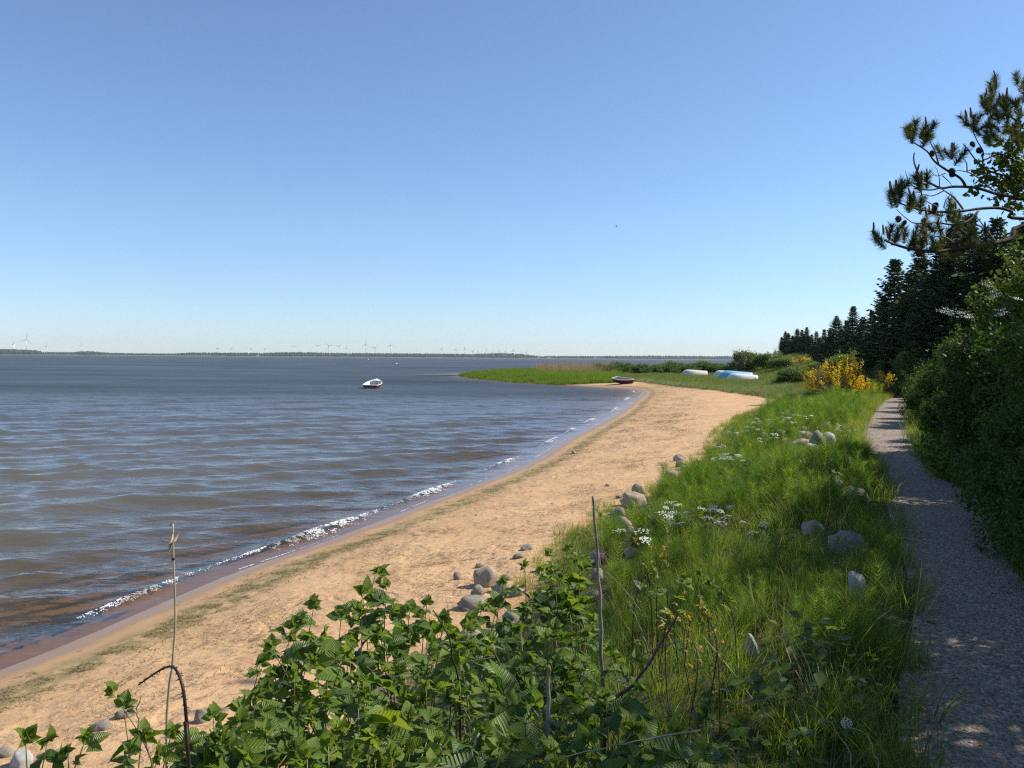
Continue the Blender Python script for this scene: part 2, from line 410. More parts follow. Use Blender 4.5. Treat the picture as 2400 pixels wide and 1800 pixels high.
# ---- sand
def sand_mat():
    m, N, L, out = nmat('beach_sand')
    pos = wpos(N); sd = attr(N, 'sd')
    n1 = noise(N, L, 1.1, 5, 0.6, pos); n2 = noise(N, L, 38, 3, 0.7, pos); n3 = noise(N, L, 5.5, 4, 0.6, pos)
    dry = ramp(N, [(0.3, (0.50,0.295,0.14)), (0.5, (0.59,0.365,0.185)), (0.72, (0.67,0.435,0.24))]); L.new(n1.outputs[0], dry.inputs[0])
    c = mixc(N, L, 0.35, dry.outputs[0], mixc(N, L, n2.outputs[0], (0.30,0.175,0.085), (0.74,0.49,0.28)))
    # damp sand, with an uneven upper limit
    sdn = math_(N, L, 'ADD', sd, math_(N, L, 'MULTIPLY', math_(N, L, 'SUBTRACT', n3.outputs[0], 0.5), 0.5))
    damp = N.new('ShaderNodeMapRange'); damp.inputs['From Min'].default_value = 1.9; damp.inputs['From Max'].default_value = 0.7; L.new(sdn, damp.inputs['Value'])
    wet = N.new('ShaderNodeMapRange'); wet.inputs['From Min'].default_value = 0.50; wet.inputs['From Max'].default_value = 0.25
    sdw = math_(N, L, 'ADD', sd, math_(N, L, 'MULTIPLY', math_(N, L, 'SUBTRACT', noise(N, L, 1.6, 2, 0.5, pos).outputs[0], 0.5), 0.3)); L.new(sdw, wet.inputs['Value'])
    c = mixc(N, L, math_(N, L, 'MULTIPLY', damp.outputs[0], 0.75), c, (0.37,0.24,0.13))
    c = mixc(N, L, math_(N, L, 'MULTIPLY', wet.outputs[0], 0.85), c, (0.27,0.155,0.09))
    # weed stain and litter bands that follow the drift lines
    def band(c0, w, soft, thr, scale, col, amt, c_in):
        dd = math_(N, L, 'ABSOLUTE', math_(N, L, 'SUBTRACT', math_(N, L, 'ADD', sd, math_(N, L, 'MULTIPLY', math_(N, L, 'SUBTRACT', noise(N, L, 0.5, 3, 0.5, pos).outputs[0], 0.5), 0.9)), c0))
        mr = N.new('ShaderNodeMapRange'); mr.inputs['From Min'].default_value = w + soft; mr.inputs['From Max'].default_value = w; L.new(dd, mr.inputs['Value'])
        nn = noise(N, L, scale, 6, 0.75, pos)
        th = N.new('ShaderNodeMapRange'); th.inputs['From Min'].default_value = thr; th.inputs['From Max'].default_value = thr + 0.14; L.new(nn.outputs[0], th.inputs['Value'])
        return mixc(N, L, math_(N, L, 'MULTIPLY', math_(N, L, 'MULTIPLY', mr.outputs[0], th.outputs[0]), amt), c_in, col)
    c = band(0.95, 0.10, 0.30, 0.40, 7.0, (0.15,0.14,0.055), 0.75, c)
    c = band(2.0, 0.25, 0.7, 0.50, 11.0, (0.20,0.15,0.085), 0.6, c)
    c = band(3.4, 0.6, 1.1, 0.50, 9.0, (0.17,0.115,0.075), 0.7, c)
    c = band(5.2, 0.3, 0.8, 0.52, 6.0, (0.20,0.14,0.09), 0.6, c)
    rg = N.new('ShaderNodeMapRange'); rg.inputs['To Min'].default_value = 0.95; rg.inputs['To Max'].default_value = 0.30; L.new(wet.outputs[0], rg.inputs['Value'])
    h = math_(N, L, 'ADD', math_(N, L, 'MULTIPLY', n3.outputs[0], 1.0), math_(N, L, 'MULTIPLY', n2.outputs[0], 0.35))
    dryness = math_(N, L, 'SUBTRACT', 1.0, math_(N, L, 'MULTIPLY', damp.outputs[0], 0.93))
    rough_m = N.new('ShaderNodeMapRange'); rough_m.inputs['From Min'].default_value = 0.38; rough_m.inputs['From Max'].default_value = 0.62; rough_m.inputs['To Min'].default_value = 0.25; L.new(noise(N, L, 0.7, 3, 0.55, pos).outputs[0], rough_m.inputs['Value'])
    dryness = math_(N, L, 'MULTIPLY', dryness, rough_m.outputs[0])
    hh = math_(N, L, 'MULTIPLY', h, dryness)
    p = N.new('ShaderNodeBsdfPrincipled'); L.new(c, p.inputs['Base Color']); L.new(rg.outputs[0], p.inputs['Roughness'])
    p.inputs['Specular IOR Level'].default_value = 0.22
    foot = noise(N, L, 2.6, 2, 0.4, pos, 0.6)
    fr2 = ramp(N, [(0.36, (0, 0, 0)), (0.46, (1, 1, 1))]); L.new(foot.outputs[0], fr2.inputs[0])
    hh = math_(N, L, 'ADD', hh, math_(N, L, 'MULTIPLY', math_(N, L, 'MULTIPLY', fr2.outputs[0], 0.5), dryness))
    L.new(bump(N, L, hh, 0.7, 0.06), p.inputs['Normal'])
    L.new(p.outputs[0], out.inputs[0]); return m
def soil_mat(name, a, b, c3, scale=2.0):
    m, N, L, out = nmat(name); pos = wpos(N)
    r = ramp(N, [(0.3, a), (0.5, b), (0.7, c3)]); L.new(noise(N, L, scale, 6, 0.7, pos).outputs[0], r.inputs[0])
    p = N.new('ShaderNodeBsdfPrincipled'); p.inputs['Roughness'].default_value = 0.95; p.inputs['Specular IOR Level'].default_value = 0.1
    L.new(r.outputs[0], p.inputs['Base Color'])
    L.new(bump(N, L, noise(N, L, scale * 9, 5, 0.7, pos).outputs[0], 0.9, 0.05), p.inputs['Normal'])
    L.new(p.outputs[0], out.inputs[0]); return m
def bank_mat():
    m, N, L, out = nmat('bank_soil'); pos = wpos(N); bt = attr(N, 'bt')
    r = ramp(N, [(0.3, (0.045,0.05,0.018)), (0.5, (0.07,0.085,0.028)), (0.7, (0.12,0.11,0.05))]); L.new(noise(N, L, 2.0, 6, 0.7, pos).outputs[0], r.inputs[0])
    sd_ = ramp(N, [(0.3, (0.50,0.295,0.14)), (0.5, (0.59,0.365,0.185)), (0.72, (0.67,0.435,0.24))]); L.new(noise(N, L, 1.1, 5, 0.6, pos).outputs[0], sd_.inputs[0])
    e = math_(N, L, 'ADD', bt, math_(N, L, 'MULTIPLY', math_(N, L, 'SUBTRACT', noise(N, L, 2.2, 5, 0.65, pos).outputs[0], 0.5), 0.9))
    mr = N.new('ShaderNodeMapRange'); mr.inputs['From Min'].default_value = 0.42; mr.inputs['From Max'].default_value = 0.22; L.new(e, mr.inputs['Value'])
    p = N.new('ShaderNodeBsdfPrincipled'); p.inputs['Roughness'].default_value = 0.95; p.inputs['Specular IOR Level'].default_value = 0.1
    L.new(mixc(N, L, mr.outputs[0], r.outputs[0], sd_.outputs[0]), p.inputs['Base Color'])
    L.new(bump(N, L, noise(N, L, 18, 5, 0.7, pos).outputs[0], 0.9, 0.05), p.inputs['Normal'])
    L.new(p.outputs[0], out.inputs[0]); return m
def gravel_mat():
    m, N, L, out = nmat('gravel'); pos = wpos(N)
    vo = N.new('ShaderNodeTexVoronoi'); vo.inputs['Scale'].default_value = 62; L.new(pos, vo.inputs['Vector'])
    r = ramp(N, [(0.0, (0.12,0.092,0.07)), (0.35, (0.25,0.195,0.15)), (0.7, (0.38,0.30,0.23)), (1.0, (0.60,0.50,0.41))])
    sp = N.new('ShaderNodeSeparateColor'); L.new(vo.outputs['Color'], sp.inputs[0]); L.new(sp.outputs[0], r.inputs[0])
    n = noise(N, L, 1.6, 5, 0.65, pos)
    c = mixc(N, L, math_(N, L, 'MULTIPLY', n.outputs[0], 0.75), r.outputs[0], (0.24,0.18,0.13))
    p = N.new('ShaderNodeBsdfPrincipled'); p.inputs['Roughness'].default_value = 0.85; p.inputs['Specular IOR Level'].default_value = 0.25
    L.new(c, p.inputs['Base Color'])
    h = math_(N, L, 'SUBTRACT', 1.0, vo.outputs['Distance'])
    L.new(bump(N, L, noise(N, L, 9, 4, 0.6, pos).outputs[0], 0.5, 0.03, bump(N, L, h, 0.9, 0.012)), p.inputs['Normal'])
    L.new(p.outputs[0], out.inputs[0]); return m
def stone_mat(name, a, b, c3):
    m, N, L, out = nmat(name)
    tc = N.new('ShaderNodeTexCoord').outputs['Object']; oi = N.new('ShaderNodeObjectInfo')
    va = N.new('ShaderNodeVectorMath'); va.operation = 'ADD'; L.new(tc, va.inputs[0])
    cx = N.new('ShaderNodeCombineXYZ'); L.new(math_(N, L, 'MULTIPLY', oi.outputs['Random'], 50.0), cx.inputs[0]); L.new(cx.outputs[0], va.inputs[1])
    v = va.outputs[0]
    r = ramp(N, [(0.3, a), (0.5, b), (0.72, c3)]); L.new(noise(N, L, 7, 6, 0.65, v).outputs[0], r.inputs[0])
    sp = ramp(N, [(0.56, (1,1,1)), (0.66, (0.45,0.42,0.38))]); L.new(noise(N, L, 60, 2, 0.5, v).outputs[0], sp.inputs[0])
    c = mixc(N, L, 0.7, r.outputs[0], sp.outputs[0], 'MULTIPLY')
    li = ramp(N, [(0.60, (0,0,0)), (0.68, (1,1,1))]); L.new(noise(N, L, 13, 5, 0.7, v).outputs[0], li.inputs[0])
    c = mixc(N, L, math_(N, L, 'MULTIPLY', li.outputs[0], 0.5), c, (0.45,0.44,0.36))
    p = N.new('ShaderNodeBsdfPrincipled'); p.inputs['Roughness'].default_value = 0.8; p.inputs['Specular IOR Level'].default_value = 0.3
    L.new(c, p.inputs['Base Color'])
    L.new(bump(N, L, noise(N, L, 26, 6, 0.7, v).outputs[0], 0.6, 0.02), p.inputs['Normal'])
    L.new(p.outputs[0], out.inputs[0]); return m
def water_mat():
    m, N, L, out = nmat('sea_water'); pos = wpos(N)
    op = attr(N, 'opac')
    mp = N.new('ShaderNodeMapping'); mp.inputs['Rotation'].default_value = (0, 0, R(-24)); mp.inputs['Scale'].default_value = (0.42, 1.0, 1.0); L.new(pos, mp.inputs['Vector'])
    mv = mp.outputs[0]
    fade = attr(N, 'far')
    h = math_(N, L, 'ADD', math_(N, L, 'MULTIPLY', noise(N, L, 1.5, 3, 0.55, mv, 0.3).outputs[0], 0.14), math_(N, L, 'MULTIPLY', noise(N, L, 4.2, 4, 0.6, mv, 0.4).outputs[0], 0.052))
    h = math_(N, L, 'ADD', h, math_(N, L, 'MULTIPLY', math_(N, L, 'MULTIPLY', noise(N, L, 0.32, 3, 0.5, mv, 0.2).outputs[0], 0.42), fade))
    nb = N.new('ShaderNodeBump'); nb.inputs['Distance'].default_value = 1.0; L.new(h, nb.inputs['Height'])
    calm = attr(N, 'calm')
    L.new(math_(N, L, 'MULTIPLY', calm, 0.85), nb.inputs['Strength'])
    fr = N.new('ShaderNodeFresnel'); fr.inputs['IOR'].default_value = 1.33; L.new(nb.outputs[0], fr.inputs['Normal'])
    gl = N.new('ShaderNodeBsdfGlossy'); L.new(nb.outputs[0], gl.inputs['Normal'])
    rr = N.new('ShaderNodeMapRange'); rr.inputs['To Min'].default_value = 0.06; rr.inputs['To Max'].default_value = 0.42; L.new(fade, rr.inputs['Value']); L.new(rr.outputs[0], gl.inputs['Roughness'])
    gl.inputs['Color'].default_value = (1, 1, 1, 1)
    body = N.new('ShaderNodeBsdfDiffuse')
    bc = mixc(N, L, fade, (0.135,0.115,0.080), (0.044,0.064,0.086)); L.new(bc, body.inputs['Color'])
    tr = N.new('ShaderNodeBsdfTransparent'); tr.inputs['Color'].default_value = (0.93, 0.87, 0.78, 1)
    inner = N.new('ShaderNodeMixShader'); L.new(op, inner.inputs[0]); L.new(tr.outputs[0], inner.inputs[1]); L.new(body.outputs[0], inner.inputs[2])
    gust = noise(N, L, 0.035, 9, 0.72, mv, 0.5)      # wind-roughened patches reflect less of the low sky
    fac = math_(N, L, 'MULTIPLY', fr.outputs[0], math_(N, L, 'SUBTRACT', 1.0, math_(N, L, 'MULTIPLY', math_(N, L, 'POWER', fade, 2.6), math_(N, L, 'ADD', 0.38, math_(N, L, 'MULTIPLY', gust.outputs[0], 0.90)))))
    ms = N.new('ShaderNodeMixShader'); L.new(fac, ms.inputs[0]); L.new(inner.outputs[0], ms.inputs[1]); L.new(gl.outputs[0], ms.inputs[2])
    L.new(ms.outputs[0], out.inputs[0]); return m
M['sand'] = sand_mat()
M['bank'] = bank_mat()
M['meadowsoil'] = soil_mat('meadow_soil', (0.07,0.10,0.03), (0.10,0.14,0.045), (0.16,0.17,0.07), 0.6)
M['wood'] = soil_mat('woodland_soil', (0.03,0.04,0.016), (0.05,0.06,0.022), (0.09,0.08,0.04))
M['gravel'] = gravel_mat()
M['stone'] = stone_mat('granite_grey', (0.20,0.18,0.15), (0.31,0.27,0.22), (0.43,0.38,0.31))
M['stonetan'] = stone_mat('granite_tan', (0.29,0.235,0.17), (0.40,0.33,0.24), (0.50,0.42,0.31))
M['stonepale'] = stone_mat('granite_pale', (0.40,0.38,0.36), (0.52,0.50,0.48), (0.62,0.60,0.58))
M['stonepink'] = stone_mat('granite_pink', (0.36,0.25,0.19), (0.48,0.34,0.27), (0.54,0.42,0.34))
M['water'] = water_mat()

# ================================================================== THE SETTING
def grid_faces(nr, nc):
    i = np.arange(nr - 1)[:, None] * nc + np.arange(nc - 1)[None]
    return np.stack([i, i + 1, i + nc + 1, i + nc], -1).reshape(-1, 4)
rows = np.concatenate([np.arange(-30, -2, 1.0), np.arange(-2, 3, 0.25), 3.0 * 1.0155 ** np.arange(0, 322)])
rows = rows[rows < 415]
def land(name, left, right, us, mat, attrs=None, kind='structure'):
    X = left[:, None] + (right - left)[:, None] * us[None]
    Y = np.repeat(rows[:, None], len(us), 1)
    Z = height(X, Y)
    at = {'sd': shore_dist(X, Y)} if attrs is True else ({'bt': X - left[:, None]} if attrs == 'bank' else None)
    me = mesh(name, np.stack([X, Y, Z], -1).reshape(-1, 3), grid_faces(len(rows), len(us)), mat, True, attrs=at)
    return tag(link(name, me), kind=kind)
rs, rf, rp, rq = S(rows), np.maximum(F(rows), S(rows) + 0.25), P(rows), Q(rows)
land('seabed', rs - 60, rs - 0.0, np.concatenate([[0, .3, .5, .7, .8], np.linspace(0.86, 1, 12)]), M['sand'], True)
land('beach', rs, rf, np.linspace(0, 1, 70), M['sand'], True)
land('grass_bank', rf, rp, np.linspace(0, 1, 40), M['bank'], 'bank')
land('gravel_path', rp, rq, np.linspace(0, 1, 12), M['gravel'])
land('woodland_floor', rq, rq + 160, np.concatenate([np.linspace(0, 0.06, 14), np.linspace(0.08, 1, 16)]), M['wood'])

# ---- water: one sheet from the beach to the far shore, real waves near by
wy = np.concatenate([4.0 * 1.0068 ** np.arange(0, 500)])
wy = np.concatenate([wy, wy[-1] * 1.07 ** np.arange(1, 75)])
wu = np.concatenate([np.linspace(-2.6, -1.05, 20), np.linspace(-1.0, 0.5, 300), np.linspace(0.53, 2.0, 12)])
WY, WU = np.meshgrid(wy, wu, indexing='ij'); WX = WU * (WY + 1.0)
sdw = shore_dist(WX, np.minimum(WY, 415)).reshape(WX.shape)
sdw = np.where(WY > 400, np.where(WX < S(WY), -100, 100), sdw)
d = -sdw
dirs = [(24, 2.3, 0.040, 0.3), (17, 1.45, 0.020, 1.9), (33, 1.75, 0.022, 4.0), (44, 0.95, 0.012, 2.2), (4, 0.80, 0.011, 0.7), (27, 3.6, 0.014, 5.0), (-14, 0.62, 0.006, 3.3), (56, 0.58, 0.006, 1.1)]
hw = 0
warp = fbm(WX * 0.16, WY * 0.16, 2) * 2.4
for a, lam, A, ph in dirs:
    cx, cy = math.cos(R(a)), math.sin(R(a))
    u = (-cy * WX + cx * WY) + warp * 0.8
    v = cx * WX + cy * WY
    k = 2 * math.pi / lam
    env = 0.35 + 1.3 * vnoise(v * 0.17 + ph * 9, u * 0.30 + ph)
    s_ = np.sin(k * u + ph)
    hw = hw + A * env * (0.55 * s_ + 0.45 * (2 * ((s_ * 0.5 + 0.5) ** 2.2) - 0.8))
res = WY * 0.0068
hw = hw * (1 + 0.45 * np.clip((24 - WY) / 14, 0, 1)) * np.clip(1.4 - res / 0.55, 0, 1) * np.clip((d - 0.15) / 1.6, 0, 1)
# little breakers curling along the edge
BRK = [(10.3, 0.9, 0.38), (14.0, 1.5, 1.0), (18.2, 1.3, 0.8), (23.6, 1.3, 0.7), (30, 1.6, 0.5), (34.5, 0.9, 0.8), (40, 1.2, 0.9), (49, 1.5, 0.9), (62, 2, 0.9), (75, 1.5, 0.8)]
def breaker(y): return sum(a_ * np.exp(-((y - c_) / w_) ** 2) for c_, w_, a_ in BRK)
def crest_off(y): return 0.45 + 0.35 * vnoise(y * 0.13 + 3, y * 0 + 2)
envb = np.clip(breaker(WY), 0, 1)
br = np.exp(-((d - crest_off(WY)) / 0.16) ** 2) * 0.085 * envb * (WY < 90)
hw = hw + br + np.where((d > -0.5) & (d < 0.4), 0.004, 0)
depth = np.maximum(-height(WX, WY, False), 0)
opac = np.clip(1 - np.exp(-depth / 0.30), 0.02, 1)
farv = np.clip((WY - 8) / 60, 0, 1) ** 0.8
calm = np.clip((d - 0.1) / 1.2, 0.10, 1)
ok = (sdw < 1.5)
idx = np.arange(WX.size).reshape(WX.shape)
q = np.stack([idx[:-1, :-1], idx[:-1, 1:], idx[1:, 1:], idx[1:, :-1]], -1).reshape(-1, 4)
q = q[ok.ravel()[q].any(1)]
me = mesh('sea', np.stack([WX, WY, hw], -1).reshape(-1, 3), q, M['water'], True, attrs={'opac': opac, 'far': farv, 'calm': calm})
tag(link('sea', me), kind='structure')

# ================================================================== THINGS
# ------------------------------------------------------------------ stones
def stone_mesh(seed, sub=3):
    r = np.random.default_rng(seed)
    bm = bmesh.new(); bmesh.ops.create_icosphere(bm, subdivisions=sub, radius=1)
    V = np.array([v.co for v in bm.verts])
    for k in range(7):                                 # flattened faces, as worn by the ice
        n = r.normal(size=3); n /= np.linalg.norm(n); lim = 0.58 + 0.32 * r.random()
        dd = V @ n; over = np.maximum(dd - lim, 0)[:, None]; V = V - n * over * 0.85
    for f_, a_ in ((1.6, 0.20), (3.5, 0.10), (8, 0.05)):
        o = r.random(3) * 50
        nn = vnoise(V[:, 0] * f_ + o[0] + V[:, 2] * 1.7, V[:, 1] * f_ + o[1] - V[:, 2] * f_ * 0.6) - 0.5
        V = V * (1 + a_ * 2 * nn)[:, None]
    for v, c in zip(bm.verts, V): v.co = c
    me = bpy.data.meshes.new('stone'); bm.to_mesh(me); bm.free()
    me.polygons.foreach_set('use_smooth', np.ones(len(me.polygons), dtype=bool))
    return me
SM = {}
STONES = []
def stone(px, py, w, h, mat, label, group=None, seed=0, name='stone', ay=0.8, rz=None):
    """px,py: middle of its foot in the photo; w,h: its size there in pixels"""
    g = ground(px, py)
    k = g.y / FPX
    W, H = w * k * 0.5, h * k * 1.05
    key = (seed % 9, mat)
    STONES.append((g.x, g.y, W))
    if key not in SM:
        me = stone_mesh(seed % 9 + 3); me.materials.append(M[mat]); SM[key] = me
    o = link(name, SM[key], None, (g.x, g.y + W * ay * 0.4, g.z + H * 0.16), (rng.normal(0, .12), rng.normal(0, .12), rng.uniform(-0.5, 0.5) if rz is None else rz), (W, W * ay, H * 0.78))
    return tag(o, label, 'stone', group)
G1 = 'stones in the sand at the foot of the bank'
L1 = 'small rounded grey stone half buried in sand below the bank'
stone(1136, 1374, 68, 50, 'stonetan', 'large tilted tan boulder, biggest of the stones lying on the sand', G1, 1, 'boulder')
stone(1121, 1397, 40, 26, 'stone', 'dark wedge-shaped stone in the sand against the large tan boulder', G1, 2)
stone(1177, 1388, 54, 26, 'stonetan', 'low tan stone in the sand beside the large tilted boulder', G1, 3)
stone(1110, 1428, 84, 27, 'stone', 'long flat grey stone lying in the sand below the tan boulder', G1, 4)
for i, a in enumerate([(1188,1360,26,13),(1236,1289,32,15),(1215,1309,26,11),(1072,1358,20,18),(1125,1330,22,11),(1449,1168,16,8),(1424,1140,14,7)]):
    stone(*a, 'stone', L1, G1, 5 + i)
for i, a in enumerate([(1211,1398,40,24),(1210,1462,72,28),(1100,1500,52,24),(1315,1435,48,30),(1270,1410,40,24)]):
    stone(*a, 'stonetan' if i % 2 else 'stone', 'weathered stone half hidden behind the bramble leaves', G1, 12 + i)
G2 = 'stones in the grass of the bank'
L2 = 'rounded stone showing through the grass of the bank'
stone(1463, 1252, 52, 38, 'stonetan', 'blocky brown boulder with a dark shaded face at the grass edge', G2, 21, 'boulder')
stone(1483, 1188, 62, 34, 'stonetan', 'broad tan boulder lying between sand and grass', G2, 22, 'boulder')
stone(1498, 1158, 36, 24, 'stone', 'dark grey rounded stone touching a tuft of grass on the sand', G2, 23)
stone(1451, 1207, 36, 21, 'stone', 'low grey stone half sunk at the lower edge of the grass', G2, 24)
stone(1400, 1322, 46, 34, 'stonepink', 'pinkish stone in the grass beside the tall dead stalk', G2, 25)
for i, a in enumerate([(1401,1357,30,26),(1392,1410,42,28),(1476,1303,34,22),(1495,1387,34,28),(1627,1228,28,15),(1575,1118,38,15)]):
    stone(*a, ['stone', 'stonepink', 'stonetan'][i % 3], L2, G2, 26 + i)
G3 = 'stones at the far end of the grass edge'
for i, a in enumerate([(1594,1080,34,16),(1598,1093,29,14),(1633,1088,20,12),(1607,1101,29,11)]):
    stone(*a, 'stonepink' if i == 0 else 'stone', 'one of a small cluster of stones where the bank meets the sand', G3, 35 + i)
G4 = 'heap of boulders beside the path'
for i, a in enumerate([(1889,1032,44,22),(1917,1046,42,34),(1882,1048,48,22),(1942,1040,36,26),(1950,1012,52,24),(1885,1018,40,20),(1963,1022,26,18),(1905,1058,40,20)]):
    stone(*a, ['stonetan', 'stone', 'stonepink', 'stonepale'][i % 4], ['tan', 'grey', 'pinkish', 'pale'][i % 4] + ' boulder in the sunlit heap of stones beside the path', G4, 40 + i, 'boulder')
stone(1989, 1018, 14, 11, 'stonepale', 'single pale cobble on the sunlit path edge past the heap', None, 50)
stone(1817, 1060, 24, 16, 'stonepale', 'small pale stone in the grass below the boulder heap', None, 51)
stone(2000, 1182, 74, 40, 'stone', 'smooth dark boulder in the shade on the path edge', None, 52, 'boulder', rz=0.2)
stone(1967, 1148, 34, 26, 'stone', 'smaller dark stone behind the smooth shaded boulder', None, 53)
stone(1990, 1296, 84, 54, 'stone', 'big pale boulder with a sunlit edge in the grass by the path', None, 54, 'boulder', rz=-0.4)
stone(1905, 1250, 58, 32, 'stone', 'grey boulder sunk in horsetails left of the big pale one', None, 55, 'boulder')
stone(2012, 1412, 62, 78, 'stonepale', 'whitish boulder wrapped in long grass on the shaded path edge', None, 56, 'boulder')
stone(1764, 1535, 32, 50, 'stonepale', 'small white stone deep in the shaded horsetails', None, 57)
G5 = 'stones on the sand behind the bramble sprigs'
stone(42, 1800, 58, 34, 'stonepale', 'pale flat stone on the sand, largest by the bramble tips', G5, 58)
for i, a in enumerate([(10,1775,42,20),(238,1712,46,22),(286,1684,36,18),(470,1694,38,30),(135,1770,28,13)]):
    stone(*a, 'stone', 'grey stone on the sand behind the bramble sprigs', G5, 59 + i)
stone(1344, 1064, 12, 8, 'stonepink', 'single reddish stone at the water line of the beach', None, 66)

# ------------------------------------------------------------------ scatter (ground cover that nobody could count)
def gn_scatter(name, pts, rots, scales, picks, protos, label=None, kind='stuff', parent=None):
    """points carrying copies of a few small source meshes, as one object"""
    n = len(pts)
    me = bpy.data.meshes.new(name)
    me.vertices.add(n); me.vertices.foreach_set('co', np.asarray(pts, float).ravel())
    a = me.attributes.new('rot', 'FLOAT_VECTOR', 'POINT'); a.data.foreach_set('vector', np.asarray(rots, float).ravel())
    a = me.attributes.new('scl', 'FLOAT', 'POINT'); a.data.foreach_set('value', np.asarray(scales, float))
    a = me.attributes.new('pick', 'INT', 'POINT'); a.data.foreach_set('value', np.asarray(picks, dtype=np.int32))
    col = bpy.data.collections.new(name + '_sources')
    for i, pm in enumerate(protos):
        col.objects.link(bpy.data.objects.new('%s_source_%02d' % (name, i), pm))
    ng = bpy.data.node_groups.new(name, 'GeometryNodeTree')
    ng.interface.new_socket('Geometry', in_out='INPUT', socket_type='NodeSocketGeometry')
    ng.interface.new_socket('Geometry', in_out='OUTPUT', socket_type='NodeSocketGeometry')
    N, L = ng.nodes, ng.links
    gi, go = N.new('NodeGroupInput'), N.new('NodeGroupOutput')
    ci = N.new('GeometryNodeCollectionInfo'); ci.inputs['Collection'].default_value = col
    ci.inputs['Separate Children'].default_value = True; ci.inputs['Reset Children'].default_value = True
    ip = N.new('GeometryNodeInstanceOnPoints'); ip.inputs['Pick Instance'].default_value = True
    def na(nm, ty):
        q = N.new('GeometryNodeInputNamedAttribute'); q.data_type = ty; q.inputs['Name'].default_value = nm; return q.outputs[0]
    er = N.new('FunctionNodeEulerToRotation')
    L.new(na('rot', 'FLOAT_VECTOR'), er.inputs[0]); L.new(er.outputs[0], ip.inputs['Rotation'])
    L.new(na('scl', 'FLOAT'), ip.inputs['Scale']); L.new(na('pick', 'INT'), ip.inputs['Instance Index'])
    L.new(gi.outputs[0], ip.inputs['Points']); L.new(ci.outputs[0], ip.inputs['Instance']); L.new(ip.outputs[0], go.inputs[0])
    o = link(name, me, parent)
    md = o.modifiers.new('scatter', 'NODES'); md.node_group = ng
    return tag(o, label, None, None, kind)

def blades(n, h, spread, wid, lean, seg=3, droop=0.5, r=None):
    """a tuft of n grass blades, each a bent tapering ribbon"""
    r = r or rng
    V, T = [], []
    for b in range(n):
        th = r.random() * 6.283; rad = spread * math.sqrt(r.random())
        bx, by = rad * math.cos(th), rad * math.sin(th)
        th2 = th + r.normal(0, 0.9); hh = h * (0.55 + 0.45 * r.random()); ln = lean * (0.3 + r.random())
        fx_, fy_ = math.cos(th2), math.sin(th2); wx, wy_ = -fy_, fx_
        tw = r.random() * 3.14; wx, wy_ = math.cos(tw), math.sin(tw)
        o = len(V)
        for k in range(seg + 1):
            t = k / seg
            w = wid * (1 - t) ** 0.7 * 0.5
            off = ln * hh * (t ** 2)
            z = hh * (t - droop * ln * t ** 3 * 0.5)
            x, y = bx + fx_ * off, by + fy_ * off
            if k == seg: V.append((x, y, z))
            else: V += [(x - wx*w, y - wy_*w, z), (x + wx*w, y + wy_*w, z)]
        for k in range(seg - 1):
            a = o + 2*k; T += [(a, a+1, a+3), (a, a+3, a+2)]
        a = o + 2*(seg-1); T.append((a, a+1, a+2))
    return np.array(V), np.array(T)
def horsetail(h, nw=15, nb=11, r=None):
    """a feathery horsetail: jointed stem with whorls of thin upswept branches"""
    r = r or rng
    V, T = [], []
    def sliver(p, q_, w):
        p, q_ = np.array(p), np.array(q_); d_ = q_ - p
        s_ = np.cross(d_, [r.normal(), r.normal(), r.normal()]); s_ = s_ / (np.linalg.norm(s_) + 1e-9) * w / 2
        o = len(V); V.extend([p - s_, p + s_, q_]); T.append((o, o+1, o+2))
    bx, by = r.normal(0, 0.07), r.normal(0, 0.07)
    def st(z): t = z / h; return np.array([bx * t * t * h * 2, by * t * t * h * 2, z])
    sliver((0, 0, 0), st(h), 0.006); sliver((0.002, 0, 0), st(h), 0.006)
    for i in range(nw):
        t = 0.16 + 0.80 * i / (nw - 1); z = h * t
        Lb = h * 0.19 * math.sin(math.pi * min(1, 0.20 + 0.80 * (1 - t) ** 0.8)) + 0.025
        for k in range(nb):
            th = 6.283 * (k + 0.5 * (i % 2) + r.random() * 0.5) / nb
            c = st(z); up = 0.55 + 0.5 * t
            e = c + np.array([math.cos(th) * Lb, math.sin(th) * Lb, Lb * up * (0.7 + 0.5 * r.random())])
            sliver(c, e, 0.0050)
    return np.array(V), np.array(T)

def pick_ground(n, x0, x1, y0, y1, ok):
    """random places in a rectangle that satisfy ok(x, y)"""
    X, Y = rng.uniform(x0, x1, n), rng.uniform(y0, y1, n)
    k = ok(X, Y); X, Y = X[k], Y[k]
    return X, Y, height(X, Y)
def put(name, X, Y, Z, protos, s0, s1, label, tilt=0.12, sink=0.02, sc=None, parent=None, kind='stuff', clear=0.0):
    if clear:                                   # keep the stones, and what is just in front of them, free
        k = np.ones(len(X), bool)
        for (a_, b_, w_) in STONES:
            k &= ((X - a_) / (w_ * 1.15 + 0.05)) ** 2 + ((Y - b_ + w_ * 0.7 + clear * 0.5) / (w_ * 1.5 + clear)) ** 2 > 1
        X, Y, Z = X[k], Y[k], Z[k]
        if sc is not None: sc = sc[k]
    n = len(X)
    rots = np.stack([rng.normal(0, tilt, n), rng.normal(0, tilt, n), rng.uniform(0, 6.283, n)], -1)
    s_ = rng.uniform(s0, s1, n) if sc is None else sc * rng.uniform(s0, s1, n)
    return gn_scatter(name, np.stack([X, Y, Z - sink], -1), rots, s_, rng.integers(0, len(protos), n), protos, label, kind, parent)

